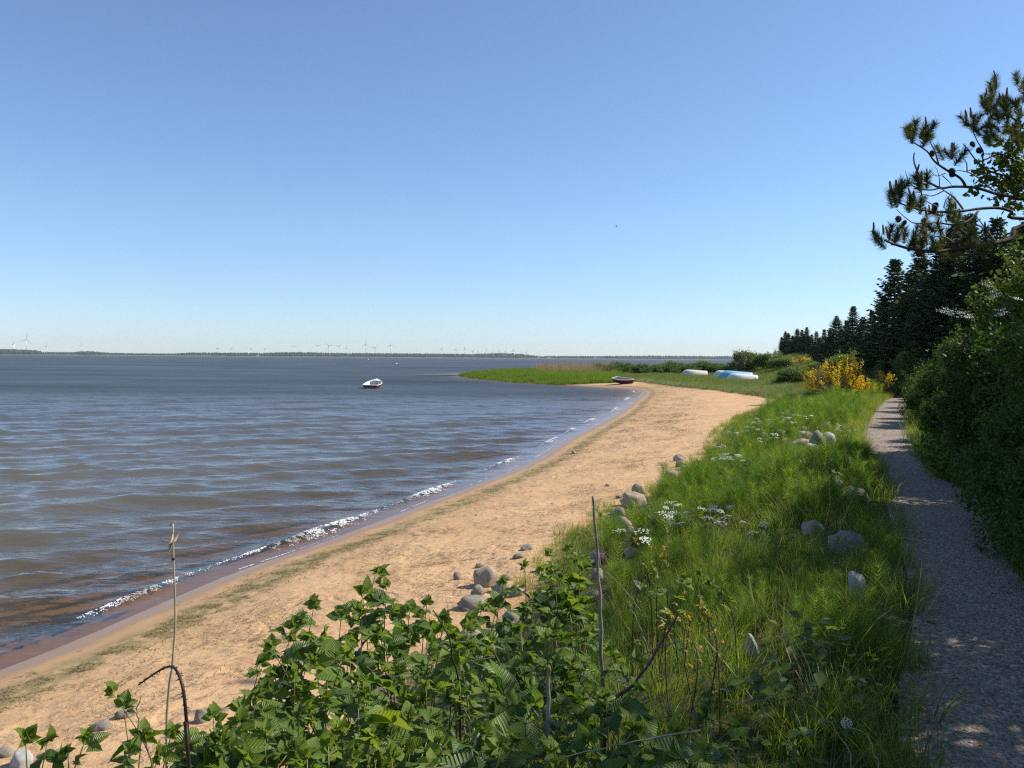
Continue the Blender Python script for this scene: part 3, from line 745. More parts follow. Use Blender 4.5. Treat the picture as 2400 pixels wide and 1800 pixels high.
def flake(n, l, w, z, mat):
    V, T = [], []
    for k in range(n):
        a = rng.random() * 6.283; c = rng.normal(0, l * 0.8, 2); L_ = l * (0.4 + 0.6 * rng.random())
        dx, dy = math.cos(a) * L_ / 2, math.sin(a) * L_ / 2; nx, ny = -math.sin(a) * w / 2, math.cos(a) * w / 2
        zz = rng.random() * z; o = len(V); zb = rng.random() * z
        V += [(c[0]-dx-nx, c[1]-dy-ny, zz), (c[0]-dx+nx, c[1]-dy+ny, zz), (c[0]+dx+nx, c[1]+dy+ny, zb), (c[0]+dx-nx, c[1]+dy-ny, zb)]
        T += [(o, o+1, o+2), (o, o+2, o+3)]
    return mesh('flake', np.array(V), np.array(T), mat)
lf_path = [flake(5, 0.10, 0.03, 0.02, M['litter']) for k in range(4)]
# ---- the near bank: horsetails and grass
ht = [mesh('horsetail', *horsetail(0.46 + 0.08 * k, 15, 11), M['horsetail']) for k in range(4)]
gt = [mesh('grass_tuft', *blades(26, 0.34, 0.10, 0.006, 0.5), M['grass']) for k in range(4)]
gl = [mesh('long_grass_tuft', *blades(22, 0.52, 0.10, 0.007, 0.75), M['grass']) for k in range(3)]
def bank_t(x, y): return (x - F(y)) / np.maximum(P(y) - F(y), 0.1)
X, Y, Z = pick_ground(95000, -6, 16, -2, 38, lambda x, y: (bank_t(x, y) > 0.22) & (bank_t(x, y) < 0.97) & ((y > 5.5) | (x > 0.1 + 0.25 * y)) & (rng.random(len(x)) < np.clip(9 / np.maximum(y, 2), 0.16, 1)) & (vnoise(x * 0.8, y * 0.8) > 0.30) & (vnoise(x * 2.3, y * 1.9) > 0.34))
sc = (1.0 + 0.012 * np.clip(Y - 6, 0, 30)) * (0.28 + 1.40 * vnoise(X * 1.3 + 5, Y * 1.15))
put('horsetail_cover', X, Y, Z, ht, 0.34, 0.70, 'feathery bright green horsetails covering the bank beside the path', 0.10, sc=sc, clear=0.45)
X, Y, Z = pick_ground(60000, -6, 17, -2, 48, lambda x, y: (bank_t(x, y) > 0.02 + 0.08 * vnoise(x, y)) & (bank_t(x, y) < 1.02) & ((y > 6) | (x > -0.6 + 0.2 * y)) & (rng.random(len(x)) < np.clip(11 / np.maximum(y, 2), 0.22, 1)))
put('bank_grass', X, Y, Z, gt, 0.4, 1.0, 'green grass growing through the horsetails on the bank', 0.15, sc=(1.0 + 0.012 * np.clip(Y - 6, 0, 40)) * (0.6 + 0.4 * np.clip(bank_t(X, Y) * 4, 0, 1)), clear=0.45)
X, Y, Z = pick_ground(16000, -6, 17, -2, 44, lambda x, y: ((bank_t(x, y) > 0.90) & (bank_t(x, y) < 1.03)) | ((y > 7) & (bank_t(x, y) > 0.03) & (bank_t(x, y) < 0.12) & (vnoise(x * 1.4, y * 1.4) > 0.6)))
put('edge_grass', X, Y, Z, gl, 0.45, 0.95, 'long grass leaning over the edges of the path and the sand', 0.2, clear=0.45)
X, Y, Z = pick_ground(26000, -4, 17, 4, 52, lambda x, y: (x > F(y) - 0.10) & (x < F(y) + 0.55) & (vnoise(x * 2.1, y * 1.3) > 0.40) & ((y > 7.5) | (x > F(y) + 0.3)))
put('sand_edge_grass', X, Y, Z, gt, 0.35, 0.9, 'ragged tufts of grass creeping out onto the sand', 0.2, sc=1.0 + 0.012 * np.clip(Y - 6, 0, 40), clear=0.35)
# broad-leaved weeds, dry straw and rusty sorrel between them
def weed_mesh(seed, n, size, hgt, mat):
    r = np.random.default_rng(seed); C = np.stack([r.normal(0, 0.07, n), r.normal(0, 0.07, n), hgt * r.random(n) ** 0.7 + 0.03], 1)
    a_ = rng.normal(size=(n, 3)); V, Fc = [], []
    for c in C:
        th = r.random() * 6.283; d_ = np.array([math.cos(th), math.sin(th), r.normal(0.1, .35)]); w_ = np.array([-math.sin(th), math.cos(th), r.normal(0, .2)]) * size * 0.36
        L_ = size * r.uniform(0.6, 1.3); o = len(V)
        V += [c, c + d_ * L_ * .45 - w_, c + d_ * L_ + [0, 0, -.01], c + d_ * L_ * .45 + w_]; Fc += [(o, o+1, o+2), (o, o+2, o+3)]
    return mesh('weed', np.array(V), np.array(Fc), mat)
M['weedleaf'] = foliage('weed_leaf', [(0.05,0.095,0.02),(0.10,0.16,0.03),(0.20,0.25,0.06)], 0.4, 0.45, 0.3)
M['sorrel'] = foliage('sorrel', [(0.20,0.07,0.03),(0.30,0.12,0.05)], 0.3, 0.6, 0.2, tcol=(1.2,1,0.8))
wd = [weed_mesh(i, 34, 0.055, 0.22, M['weedleaf']) for i in range(3)]
X, Y, Z = pick_ground(5200, -6, 17, -1, 40, lambda x, y: (bank_t(x, y) > 0.08) & (bank_t(x, y) < 0.98) & (rng.random(len(x)) < np.clip(9 / np.maximum(y, 2), 0.2, 1)) & (vnoise(x * 1.1 + 9, y * 1.1) > 0.48))
put('leafy_weeds', X, Y, Z, wd, 0.7, 1.5, 'small broad-leaved weeds scattered through the bank', 0.2, clear=0.4)
sw = [mesh('straw_stems', *blades(5, 0.62, 0.12, 0.0055, 0.5, 3, 0.6), M['dryreed']) for k in range(3)]
X, Y, Z = pick_ground(2600, -6, 17, -1, 40, lambda x, y: (bank_t(x, y) > 0.06) & (bank_t(x, y) < 1.0) & (rng.random(len(x)) < np.clip(9 / np.maximum(y, 2), 0.25, 1)))
put('dry_straw', X, Y, Z, sw, 0.6, 1.3, 'pale dry straw standing in the green bank', 0.3)
sr = [weed_mesh(20 + i, 26, 0.014, 0.42, M['sorrel']) for i in range(2)]
X, Y, Z = pick_ground(900, -2, 12, 3, 24, lambda x, y: (bank_t(x, y) > 0.1) & (bank_t(x, y) < 0.7) & (vnoise(x * 0.8 + 3, y * 0.8) > 0.62))
put('sorrel_spikes', X, Y, Z, sr, 0.8, 1.2, 'rusty red sorrel spikes in the lower bank', 0.1)
# leaf litter and trodden twigs on the path
X, Y, Z = pick_ground(5000, -1, 20, 1.5, 32, lambda x, y: (x > P(y) - 0.1) & (x < Q(y) + 0.15) & ((x - P(y) < 0.22) | (Q(y) - x < 0.3) | (rng.random(len(x)) < 0.10)))
put('path_litter', X, Y, Z, lf_path, 0.2, 0.55, 'dead leaves and twigs lying along the edges of the path', 0.2, -0.006)
# verge on the wood side of the path
X, Y, Z = pick_ground(40000, 0, 26, -3, 48, lambda x, y: (x > Q(y) - 0.08) & (x < Q(y) + 2.2) & (rng.random(len(x)) < np.clip(12 / np.maximum(y, 2), 0.25, 1)))
put('verge_grass', X, Y, Z, gt + gl[:1], 0.5, 1.1, 'shaded grass on the wooded side of the path', 0.15)
# ---- meadow behind the beach, blue-green marram at its edge
mt = [mesh('meadow_tuft', *blades(40, 0.38, 0.35, 0.016, 0.5), M['meadow']) for k in range(3)]
ma = [mesh('marram_tuft', *blades(38, 0.5, 0.28, 0.013, 0.6), M['marram']) for k in range(3)]
X, Y, Z = pick_ground(60000, 8, 75, 44, 175, lambda x, y: (x < P(y) + 2) & (x > F(y) + 0.2) & (x > 0.118 * y) & (rng.random(len(x)) < np.clip(70 / np.maximum(y, 2), 0.2, 1)))
put('meadow_grass', X, Y, Z, mt, 0.7, 1.25, 'soft green meadow grass around the overturned boats', 0.15, sc=1 + 0.004 * (Y - 44))
X, Y, Z = pick_ground(22000, 8, 30, 44, 104, lambda x, y: (x > F(y) - 0.25) & (x < F(y) + 1.2 + 3.8 * vnoise(x * 0.25, y * 0.25)))
put('marram_grass', X, Y, Z, ma, 0.6, 1.1, 'grey-green marram grass along the upper edge of the sand', 0.18)
# ---- reed spit
rd = [mesh('reed_tuft', *blades(60, 1.25, 0.55, 0.030, 0.16, droop=0.2), M['reed']) for k in range(4)]
dr = [mesh('dry_reed_tuft', *blades(16, 2.9, 0.9, 0.020, 0.10, 2, droop=0.1), M['dryreed']) for k in range(3)]
def spit_ok(x, y): return (x > S(y) - 0.8) & (x < 0.122 * y + 2 * vnoise(y * 0.3, x * 0.3)) & (y > 93.5)
X, Y, Z = pick_ground(15000, -10, 30, 92, 165, spit_ok)
put('reed_bed', X, Y, np.maximum(Z, -0.25), rd, 0.7, 1.1, 'bright green young reeds growing on the low spit', 0.06, 0.05, sc=(0.55 + 0.38 * np.clip((X - S(Y)) / 6, 0, 1)) * (0.65 + 0.7 * vnoise(X * 0.5, Y * 0.35)))
X, Y, Z = pick_ground(2200, 0, 30, 132, 165, lambda x, y: (x > S(y) + 3) & (x < 0.125 * y) & (x > 0.03 * y) & (vnoise(x * 0.3, y * 0.3) > 0.3))
put('dry_reeds', X, Y, Z, dr, 0.75, 1.1, 'tan dead reeds standing behind the green reed bed', 0.05)

# ---- litter on the sand: seaweed line, dry stems and twigs
wf = [flake(9, 0.04, 0.009, 0.008, M['weed']) for k in range(4)]
lf = [flake(7, 0.10, 0.006, 0.02, M['litter']) for k in range(4)] + [flake(3, 0.16, 0.008, 0.02, M['litter']) for k in range(2)]
def bandpts(n, y0, y1, c0, w, thr, sc_):
    yy = y0 * (y1 / y0) ** rng.random(n); off = c0 + rng.normal(0, w, n)
    dx = S(yy + 0.05) - S(yy - 0.05); l_ = np.sqrt(dx * dx + 0.01)
    xx = S(yy) + off * 0.1 / l_; y2 = yy - off * dx / l_
    k = (vnoise(xx * sc_, y2 * sc_) > thr) & (xx < F(y2) - 0.1)
    return xx[k], y2[k], height(xx[k], y2[k])
X, Y, Z = bandpts(15000, 6.5, 70, 0.98, 0.20, 0.50, 4.0)
put('seaweed_line', X, Y, Z, wf, 0.25, 0.75, 'thin line of drying green seaweed along the damp sand', 0.2, -0.004)
X1, Y1, Z1 = bandpts(11000, 5.5, 80, 3.3, 0.9, 0.52, 1.3)
X2, Y2, Z2 = bandpts(4000, 5.5, 80, 1.9, 0.35, 0.48, 1.1)
put('drift_litter', np.concatenate([X1, X2]), np.concatenate([Y1, Y2]), np.concatenate([Z1, Z2]), lf, 0.4, 1.4, 'dry stems and twigs scattered over the upper beach', 0.2, -0.005, sc=np.clip(0.30 + 0.028 * np.concatenate([Y1, Y2]), 0.3, 1.3))
# ---- loose gravel on the path
def pebble(seed):
    bm = bmesh.new(); bmesh.ops.create_icosphere(bm, subdivisions=1, radius=1)
    r = random.Random(seed)
    for v in bm.verts: v.co = Vector((v.co.x * (0.8 + 0.4*r.random()), v.co.y * (0.6 + 0.3*r.random()), v.co.z * (0.4 + 0.2*r.random())))
    me = bpy.data.meshes.new('pebble'); bm.to_mesh(me); bm.free(); return me
pm = []
for i, c in enumerate([(0.30,0.25,0.21), (0.20,0.17,0.15), (0.46,0.40,0.34), (0.38,0.29,0.22)]):
    me = pebble(i); me.materials.append(solid('pebble_%d' % i, c, 0.8, 0.1)); pm.append(me)
X, Y, Z = pick_ground(60000, -1, 12, 1.5, 24, lambda x, y: (x > P(y) - 0.05) & (x < Q(y) + 0.05) & (rng.random(len(x)) < np.clip(6 / np.maximum(y, 2), 0.15, 1)))
put('loose_gravel', X, Y, Z, pm, 0.004, 0.013, 'small loose stones strewn over the gravel path', 0.3, -0.002)

# ------------------------------------------------------------------ brambles
def leaflet(L_, W_, cup, bend, seed, o=(0, 0, 0), az=0.0, nseg=6):
    """toothed oval leaflet along +Y from o, turned by az; returns verts, faces, uv"""
    r = random.Random(seed)
    prof = [0.10, 0.72, 1.0, 0.92, 0.66, 0.34, 0.0]
    V, Fc, U = [], [], []
    ca, sa = math.cos(az), math.sin(az)
    def add(x, y, z, u, v):
        V.append((o[0] + x*ca - y*sa, o[1] + x*sa + y*ca, o[2] + z)); U.append((u, v)); return len(V) - 1
    mid = []; left = []; right = []
    for i in range(nseg + 1):
        t = i / nseg; w = W_ / 2 * prof[i] ; z = -bend * L_ * t * t
        mid.append(add(0, L_ * t, z, 0.5, t))
        tooth = (0.90 + 0.2 * r.random())
        if i < nseg:
            left.append(add(-w * tooth, L_ * (t - 0.02 + 0.03*r.random()), z + cup * w * (1 + 0.3*r.uniform(-1, 1)), 0.5 - 0.5 * prof[i], t))
            right.append(add(w * tooth, L_ * (t - 0.02 + 0.03*r.random()), z + cup * w * (1 + 0.3*r.uniform(-1, 1)), 0.5 + 0.5 * prof[i], t))
    for i in range(nseg - 1):
        Fc += [(mid[i], mid[i+1], left[i+1]), (mid[i], left[i+1], left[i]), (mid[i], right[i+1], mid[i+1]), (mid[i], right[i], right[i+1])]
        # teeth between the side points
        for side, sg in ((left, -1), (right, 1)):
            a, b = Vector(V[side[i]]), Vector(V[side[i+1]]); c = a.lerp(b, 0.72)
            ctr = Vector(V[mid[i]]).lerp(Vector(V[mid[i+1]]), 0.3)
            c = c + (c - ctr).normalized() * L_ * 0.035
            V.append(tuple(c)); U.append((0.5 + sg * 0.5, (i + 0.7) / nseg)); k = len(V) - 1
            Fc.append((side[i], side[i+1], k) if sg > 0 else (side[i+1], side[i], k))
    Fc += [(mid[nseg-1], mid[nseg], left[nseg-1]), (mid[nseg-1], right[nseg-1], mid[nseg])]
    return V, Fc, U
def compound_leaf(seed, mat, n=3, size=0.075):
    """three leaflets on a stalk, pointing along +Y from the origin, face up"""
    r = random.Random(seed); V, Fc, U = [], [], []
    st = size * (0.35 + 0.3 * r.random())
    def join(v, f, u):
        o = len(V); V.extend(v); Fc.extend(tuple(i + o for i in q_) for q_ in f); U.extend(u)
    sv, sf = tube_np([(0, 0, 0), (0, st * 0.5, 0.004), (0, st, 0)], 0.0011, 3)
    join(sv, sf, [(0.5, 0)] * len(sv))
    join(*leaflet(size * 1.15, size * 0.92, 0.25 + 0.4 * r.random(), 0.15 + 0.35 * r.random(), seed, (0, st, 0), r.uniform(-0.1, 0.1)))
    if n >= 3:
        for sg in (-1, 1):
            join(*leaflet(size * 0.95, size * 0.70, 0.25 + 0.4 * r.random(), 0.1 + 0.4 * r.random(), seed + 7 * sg, (0, st * 0.96, 0), sg * (1.15 + 0.3 * r.random())))
    return mesh('leaf', V, Fc, mat, True, uv=U)
BL = [compound_leaf(100 + i, M['bramble'], 3, 0.088 + 0.012 * (i % 3)) for i in range(7)]
BY = [compound_leaf(200 + i, M['brambleyoung'], 3, 0.055 + 0.008 * (i % 2)) for i in range(4)]
def frame(fwd, up):
    y = Vector(fwd).normalized(); z = (Vector(up) - y * Vector(up).dot(y))
    if z.length < 1e-3: z = Vector((0, 0, 1)).cross(y).cross(y) * -1 + Vector((0.01, 0, 0))
    z.normalize(); x = y.cross(z)
    return Matrix((x, y, z)).transposed().to_euler()
def bramble(name, tips, base, label, group, nleaf=11, leaves=BL, young=BY, canemat='cane', lsc=0.70):
    """tips: (photo x, photo y, depth); canes rise from around base and arch over to their tips"""
    b = Vector(base); t = thing(name, b, label, 'bramble', group)
    cnt = 0
    tips = list(tips) + ([(a_ + rng.normal(0, 42), b_ + abs(rng.normal(0, 45)) + 12, c_ + rng.normal(0, .16)) for a_, b_, c_ in tips] if 'bush' in name else [])
    for (tx, ty, dep) in tips:
        e = at_depth(tx, ty, dep)
        g = b.lerp(Vector((e.x, e.y, 0)), 0.55); g = Vector((g.x + rng.normal(0, .10), g.y + rng.normal(0, .12), 0)); g.z = zg(g.x, g.y) - 0.02
        mid = g.lerp(e, 0.55) + Vector((rng.normal(0, .06), rng.normal(0, .06), 0.10 * (e - g).length + 0.02))
        pts = spline([g, mid, e], 12); pts = [p - b for p in pts]
        ln = sum((pts[i+1] - pts[i]).length for i in range(11))
        link('cane', mesh('cane', *tube_np(pts, [0.0042 * (1 - 0.06 * i) for i in range(12)], 5), M[canemat], True), t)
        n = max(4, int(nleaf * 0.70 * ln / 0.9))
        for k in range(n):
            u = 0.22 + 0.78 * (k + rng.random() * 0.6) / n
            if u > 1: u = 1.0
            f = u * 11; i = min(int(f), 10); p = pts[i].lerp(pts[i+1], f - i)
            ax = (pts[i+1] - pts[i]).normalized()
            th = k * 2.4 + rng.normal(0, 0.4)
            out = Vector((math.cos(th), math.sin(th), 0)); out = (out - ax * out.dot(ax))
            fw = (out.normalized() * 0.9 + ax * (0.35 + 0.5 * (u > 0.9)) + Vector((0, 0, rng.normal(0.05, 0.25))))
            up = Vector((rng.normal(0.15, 0.35), rng.normal(-0.05, 0.35), 1.0))
            yng = u > 0.88
            me = (young if yng else leaves)[rng.integers(0, len(young if yng else leaves))]
            link('leaf', me, t, p + fw.normalized() * 0.01, frame(fw, up), float(lsc * (rng.uniform(0.5, 1.0) + 0.45 * (rng.random() < 0.3))))
            cnt += 1
        # growing tip
        for k in range(3):
            ax = (pts[11] - pts[10]).normalized()
            fw = ax + Vector((rng.normal(0, .5), rng.normal(0, .5), 0.3))
            link('leaf', young[rng.integers(0, len(young))], t, pts[11], frame(fw, Vector((rng.normal(0, .5), -0.3, 1))), float(lsc * rng.uniform(0.6, 0.95)))
    return t
def gp(x, y): return (x, y, zg(x, y))
GB = 'bramble bushes on the near bank'
bramble('bramble_bush', [(880,1345,3.7),(905,1380,3.6),(850,1395,3.5),(960,1430,3.4),(800,1440,3.4),(1000,1420,3.5),(890,1480,3.2)], gp(-0.55, 3.9), 'sunlit bramble standing highest against the bare sand', GB, 13)
bramble('bramble_bush', [(735,1425,3.2),(700,1460,3.1),(760,1490,3.0),(680,1500,3.0),(820,1530,2.9),(740,1560,2.8)], gp(-0.95, 3.3), 'sunlit bramble with drooping pleated leaves on the seaward edge of the thicket', GB, 13)
bramble('bramble_bush', [(640,1520,2.7),(610,1560,2.6),(690,1590,2.6),(600,1640,2.4),(760,1640,2.5),(700,1680,2.3)], gp(-0.95, 2.75), 'bramble with large glossy leaves leaning low over the sand', GB, 12)
bramble('bramble_bush', [(500,1690,2.2),(560,1700,2.2),(470,1740,2.1),(620,1730,2.1),(540,1770,2.0),(680,1760,2.1)], gp(-0.95, 2.2), 'bramble rising beside the thorny dead cane', GB, 12)
bramble('bramble_sprig', [(265,1625,2.5),(290,1660,2.5)], gp(-1.2, 2.45), 'lone bramble sprig with three drooping leaves on a bare stem', GB, 4)
bramble('bramble_sprig', [(110,1745,2.4),(60,1735,2.45),(200,1735,2.3),(160,1770,2.3)], gp(-1.5, 2.4), 'low pale bramble shoots hugging the sand by flat stones', GB, 5)
bramble('bramble_sprig', [(330,1730,2.2),(400,1725,2.1),(430,1760,2.05),(300,1775,2.1),(370,1780,2.0)], gp(-1.05, 2.1), 'bramble shoots around the foot of the dry reed', GB, 9)
bramble('bramble_bush', [(1180,1370,3.9),(1230,1330,4.0),(1290,1300,4.1),(1330,1290,4.2),(1360,1340,4.0),(1250,1400,3.7),(1330,1400,3.8)], gp(0.15, 4.1), 'bramble growing over the stones at the grass edge', GB, 13)
bramble('bramble_bush', [(1040,1455,3.3),(1090,1480,3.2),(1130,1430,3.5),(1010,1510,3.0),(1150,1510,3.1),(1080,1550,2.9)], gp(-0.25, 3.3), 'bramble with dark leaves in front of the long flat stone', GB, 13)
bramble('bramble_bush', [(1220,1480,3.2),(1300,1480,3.2),(1390,1460,3.3),(1240,1560,2.9),(1340,1560,2.9),(1430,1530,3.0)], gp(0.2, 3.2), 'shaded bramble around the foot of the tall dead stalk', GB, 13)
bramble('bramble_bush', [(840,1600,2.6),(930,1580,2.6),(1000,1620,2.5),(880,1680,2.3),(960,1690,2.3),(800,1720,2.2)], gp(-0.5, 2.55), 'thick bramble in broken shade at the middle of the thicket', GB, 14)
bramble('bramble_bush', [(1080,1640,2.4),(1160,1620,2.5),(1240,1650,2.4),(1120,1720,2.2),(1200,1740,2.2),(1030,1750,2.1)], gp(-0.1, 2.4), 'deeply shaded bramble around the short grey stem', GB, 14)
bramble('bramble_bush', [(1330,1660,2.4),(1420,1640,2.4),(1500,1620,2.5),(1380,1740,2.2),(1480,1720,2.2),(1300,1770,2.1)], gp(0.25, 2.35), 'shaded bramble tangled with a fallen dead branch', GB, 13)
bramble('bramble_bush', [(1580,1700,2.3),(1660,1680,2.4),(1540,1770,2.1),(1640,1770,2.1),(1720,1740,2.2)], gp(0.5, 2.2), 'dark bramble next to the horsetails in full shade', GB, 10)
bramble('bramble_bush', [(720,1780,2.0),(820,1790,2.0),(920,1780,2.0),(770,1750,2.1),(870,1740,2.1)], gp(-0.5, 2.0), 'bramble with leaves crowding the lowest part of the bank top', GB, 12)

# ---- dry reed, thorny cane, stalks and dead twigs
def stem_thing(name, pts, r0, r1, mat, label, cat, group=None, n=14, wob=0.0):
    P_ = spline(pts, n)
    b = P_[0].copy()
    P_ = [p - b + Vector((rng.normal(0, wob), rng.normal(0, wob), 0)) for p in P_]
    t = thing(name, b, label, cat, group)
    link('stem', mesh('stem', *tube_np(P_, [r0 + (r1 - r0) * i / (n - 1) for i in range(n)], 7), M[mat], True), t)
    return t, P_
def to_ground(p):
    return Vector((p.x, p.y, zg(p.x, p.y) - 0.03))
a = [at_depth(405, 1225, 2.2), at_depth(407, 1320, 2.2), at_depth(411, 1450, 2.2), at_depth(404, 1560, 2.2), at_depth(390, 1740, 2.2)]
t, pp = stem_thing('dry_reed', [to_ground(a[-1])] + a[::-1], 0.0042, 0.0022, 'straw', 'dry straw-coloured reed stalk with a torn pale leaf near its tip', 'reed')
for (x0, y0, x1, y1, w) in ((405,1250,395,1300,0.010),(420,1248,394,1296,0.008),(407,1222,396,1236,0.008),(404,1226,411,1222,0.006)):
    p0, p1 = at_depth(x0, y0, 2.19), at_depth(x1, y1, 2.17); m_ = p0.lerp(p1, 0.5) + Vector((0.004, -0.006, 0.004)); side = Vector((w / 2, 0.004, w * 0.25))
    link('dead_leaf', mesh('dead_leaf', [p0 - t.location, m_ - side - t.location, m_ + side - t.location, p1 - t.location, m_ + Vector((0, -0.003, 0)) - t.location], [(0,1,4),(0,4,2),(1,3,4),(4,3,2)], M['straw']), t)
j = at_depth(406, 1310, 2.2) - t.location
link('node', mesh('node', *tube_np([j + Vector((0,0,-.004)), j, j + Vector((0,0,.004))], [0.0035, 0.005, 0.0035], 7), M['darkcane']), t)
a = [at_depth(444, 1800, 1.7), at_depth(438, 1700, 1.7), at_depth(430, 1620, 1.7), at_depth(418, 1580, 1.72), at_depth(402, 1562, 1.75), at_depth(372, 1572, 1.8), at_depth(325, 1605, 1.86)]
t, pp = stem_thing('thorny_cane', [to_ground(a[0] + Vector((0.05, 0.1, 0)))] + a, 0.0046, 0.0020, 'darkcane', 'dead dark thorny cane arching over and broken at the top', 'cane', None, 26)
for i in range(6, 25):
    for k in range(2):
        th = rng.random() * 6.283; d_ = Vector((math.cos(th), 0.4 * math.sin(th), 0.6 * math.sin(th)))
        p = pp[i] + (pp[min(i+1, 25)] - pp[i]) * rng.random()
        link('thorn', mesh('thorn', *tube_np([p + d_ * 0.002, p + d_ * 0.011 + Vector((0, 0, -0.003))], [0.0016, 0.0003], 4), M['thorn']), t)
def stalk(name, pix, dep, r0, r1, mat, label, group=None, grounded=True, cat='stalk'):
    a = [at_depth(x, y, dep) for x, y in pix]
    if grounded: a.append(to_ground(a[-1]))
    return stem_thing(name, a[::-1], r0, r1, mat, label, cat, group, 16, 0.002)
stalk('dead_stalk', [(1389,1162),(1393,1215),(1402,1350),(1408,1480),(1412,1640)], 3.1, 0.009, 0.0045, 'greytwig', 'tall upright grey-brown dead stalk standing above the brambles')
stalk('dead_stalk', [(1287,1560),(1285,1640),(1282,1800)], 2.3, 0.008, 0.005, 'greytwig', 'shorter grey dead stem rising out of the shaded brambles')
stalk('dead_stalk', [(1015,1430),(1050,1490),(1070,1580),(1078,1660)], 2.7, 0.005, 0.002, 'darkcane', 'thin reddish-brown leaning stem between sunlit and shaded brambles')
stalk('dead_stalk', [(1352,1260),(1350,1310),(1340,1420)], 4.2, 0.003, 0.0015, 'straw', 'thin pale straw stem in the grass near the tall dead stalk')
stalk('dead_branch', [(1590,1440),(1530,1540),(1480,1610),(1420,1690)], 2.6, 0.008, 0.003, 'twig', 'dark fallen branch slanting through the shaded brambles', cat='branch')
GT = 'pale dead twigs among the brambles'
for pix, dep in ([((1470,1410),(1500,1470),(1520,1530)),3.2], [((1420,1340),(1470,1390),(1500,1430)),3.6], [((1000,1800),(1090,1790),(1120,1720)),2.0], [((1300,1780),(1450,1745),(1640,1712)),2.1], [((1560,1640),(1580,1680),(1578,1740)),2.3], [((1180,1560),(1210,1600),(1225,1650)),2.6], [((1460,1560),(1540,1520),(1600,1500)),2.8], [((330,1630),(322,1680),(345,1760)),2.2]):
    stalk('dead_twig', pix, dep, 0.0028, 0.0012, 'greytwig', 'thin pale dead twig caught in the brambles', GT, False, 'twig')
for i in range(26):
    x, y = rng.uniform(850, 1750), rng.uniform(1480, 1790); L_ = rng.uniform(40, 130); an = rng.uniform(-0.6, 2.2)
    dp = float(np.interp(y, [1450, 1800], [3.2, 2.1])) + 0.1
    stalk('dead_twig', [(x, y), (x + L_ * 0.5 * math.cos(an) + rng.normal(0, 6), y + L_ * 0.5 * math.sin(an)), (x + L_ * math.cos(an), y + L_ * math.sin(an))], dp, 0.002, 0.001, 'greytwig', 'thin pale dead twig caught in the brambles', GT, False, 'twig')
# bent straw by the path
for i, pix in enumerate([((1990,1705),(2030,1720),(2050,1770),(2058,1800)), ((1945,1690),(1970,1730),(1995,1790))]):
    stalk('dry_grass_stem', pix, 2.6, 0.0022, 0.0012, 'straw', 'dry bent grass stem arching beside the shaded path', 'dry grass stems by the path', True, 'stem')

# ---- leafy seedlings with orange-tinted leaves, and young shoots on the bank
RL = [compound_leaf(300 + i, M['rowan'], 3, 0.035) for i in range(4)]
bramble('rowan_seedling', [(1600,1400,3.6),(1640,1425,3.6),(1570,1440,3.5),(1610,1450,3.5),(1660,1450,3.6)], gp(0.75, 3.6), 'seedling with yellow and orange leaves in the grass', 'leafy shoots on the bank', 16, RL, RL, 'twig')
bramble('leafy_shoot', [(1600,1360,4.2),(1640,1350,4.3),(1670,1370,4.2),(1690,1400,4.1)], gp(1.0, 4.2), 'light green leafy shoots behind the orange-leaved seedling', 'leafy shoots on the bank', 9, BY, BY, 'twig')
bramble('rose_shoot', [(1490,1270,4.8),(1530,1290,4.7),(1550,1310,4.6),(1560,1290,4.8)], gp(0.85, 4.75), 'thin dark-stemmed shoot with few leaves above the grass', 'leafy shoots on the bank', 8, BY, RL, 'darkcane', 0.8)

# ------------------------------------------------------------------ cow parsley
def umbel_mesh(seed, R_=0.04):
    r = np.random.default_rng(seed); V, Fc = [], []
    for k in range(11):
        rr = R_ * math.sqrt((k + 0.3) / 11); th = k * 2.4
        c = np.array([rr * math.cos(th), rr * math.sin(th), 0.012 - rr * rr * 6])
        for j in range(4):
            a = c + r.normal(0, 0.0035, 3); s_ = 0.0048
            o = len(V); V += [tuple(a + [s_, 0, 0]), tuple(a + [0, s_, 0.001]), tuple(a + [-s_, 0, 0]), tuple(a + [0, -s_, 0.001])]; Fc.append((o, o+1, o+2, o+3))
    me = mesh('flower_head', V, Fc, M['umbel']); return me
UM = [umbel_mesh(i, 0.034 + 0.006 * i) for i in range(3)]
def parsley(px, py, dep=None, h=0.55, heads=None, label='', group='cow parsley on the bank'):
    """px, py: the middle of its flower heads"""
    if dep is None:
        d = ray(px, py); t_ = np.linspace(3, 70, 4000)
        gap = CAMZ + d[2] * t_ - height(d[0] * t_, t_); i = int(np.argmax(gap < h)) ; dep = float(t_[i]) if (gap < h).any() else 30.0
    top = at_depth(px, py, dep); g = Vector((top.x + rng.normal(0, .06), top.y + rng.normal(0, .06), 0)); g.z = zg(g.x, g.y) - 0.02
    t = thing('cow_parsley', g, label, 'cow parsley', group)
    tp = top - g
    stem = MB().tube(spline([Vector((0, 0, 0)), tp * 0.55 + Vector((rng.normal(0, .02), 0, 0)), tp * 0.86], 6), 0.0028, 4)
    heads = heads or int(rng.integers(4, 8))
    ph = []
    for k in range(heads):
        th = k * 2.4 + rng.random(); rr = 0.045 + 0.09 * math.sqrt(k / heads)
        e = tp + Vector((rr * math.cos(th), rr * math.sin(th), rng.normal(0.0, 0.035)))
        stem.tube([tp * 0.86, tp * 0.92 + (e - tp) * 0.4, e], 0.0013, 3); ph.append(e)
    link('stem', stem.me('stem', M['cane']), t)
    for e in ph:
        link('flower_head', UM[rng.integers(0, 3)], t, e, (rng.normal(0, .2), rng.normal(0, .2), rng.random() * 6), float(rng.uniform(0.8, 1.25) * (1 + 0.018 * max(dep - 8, 0))))
LP1 = 'white-flowered cow parsley in the middle of the grassy bank'
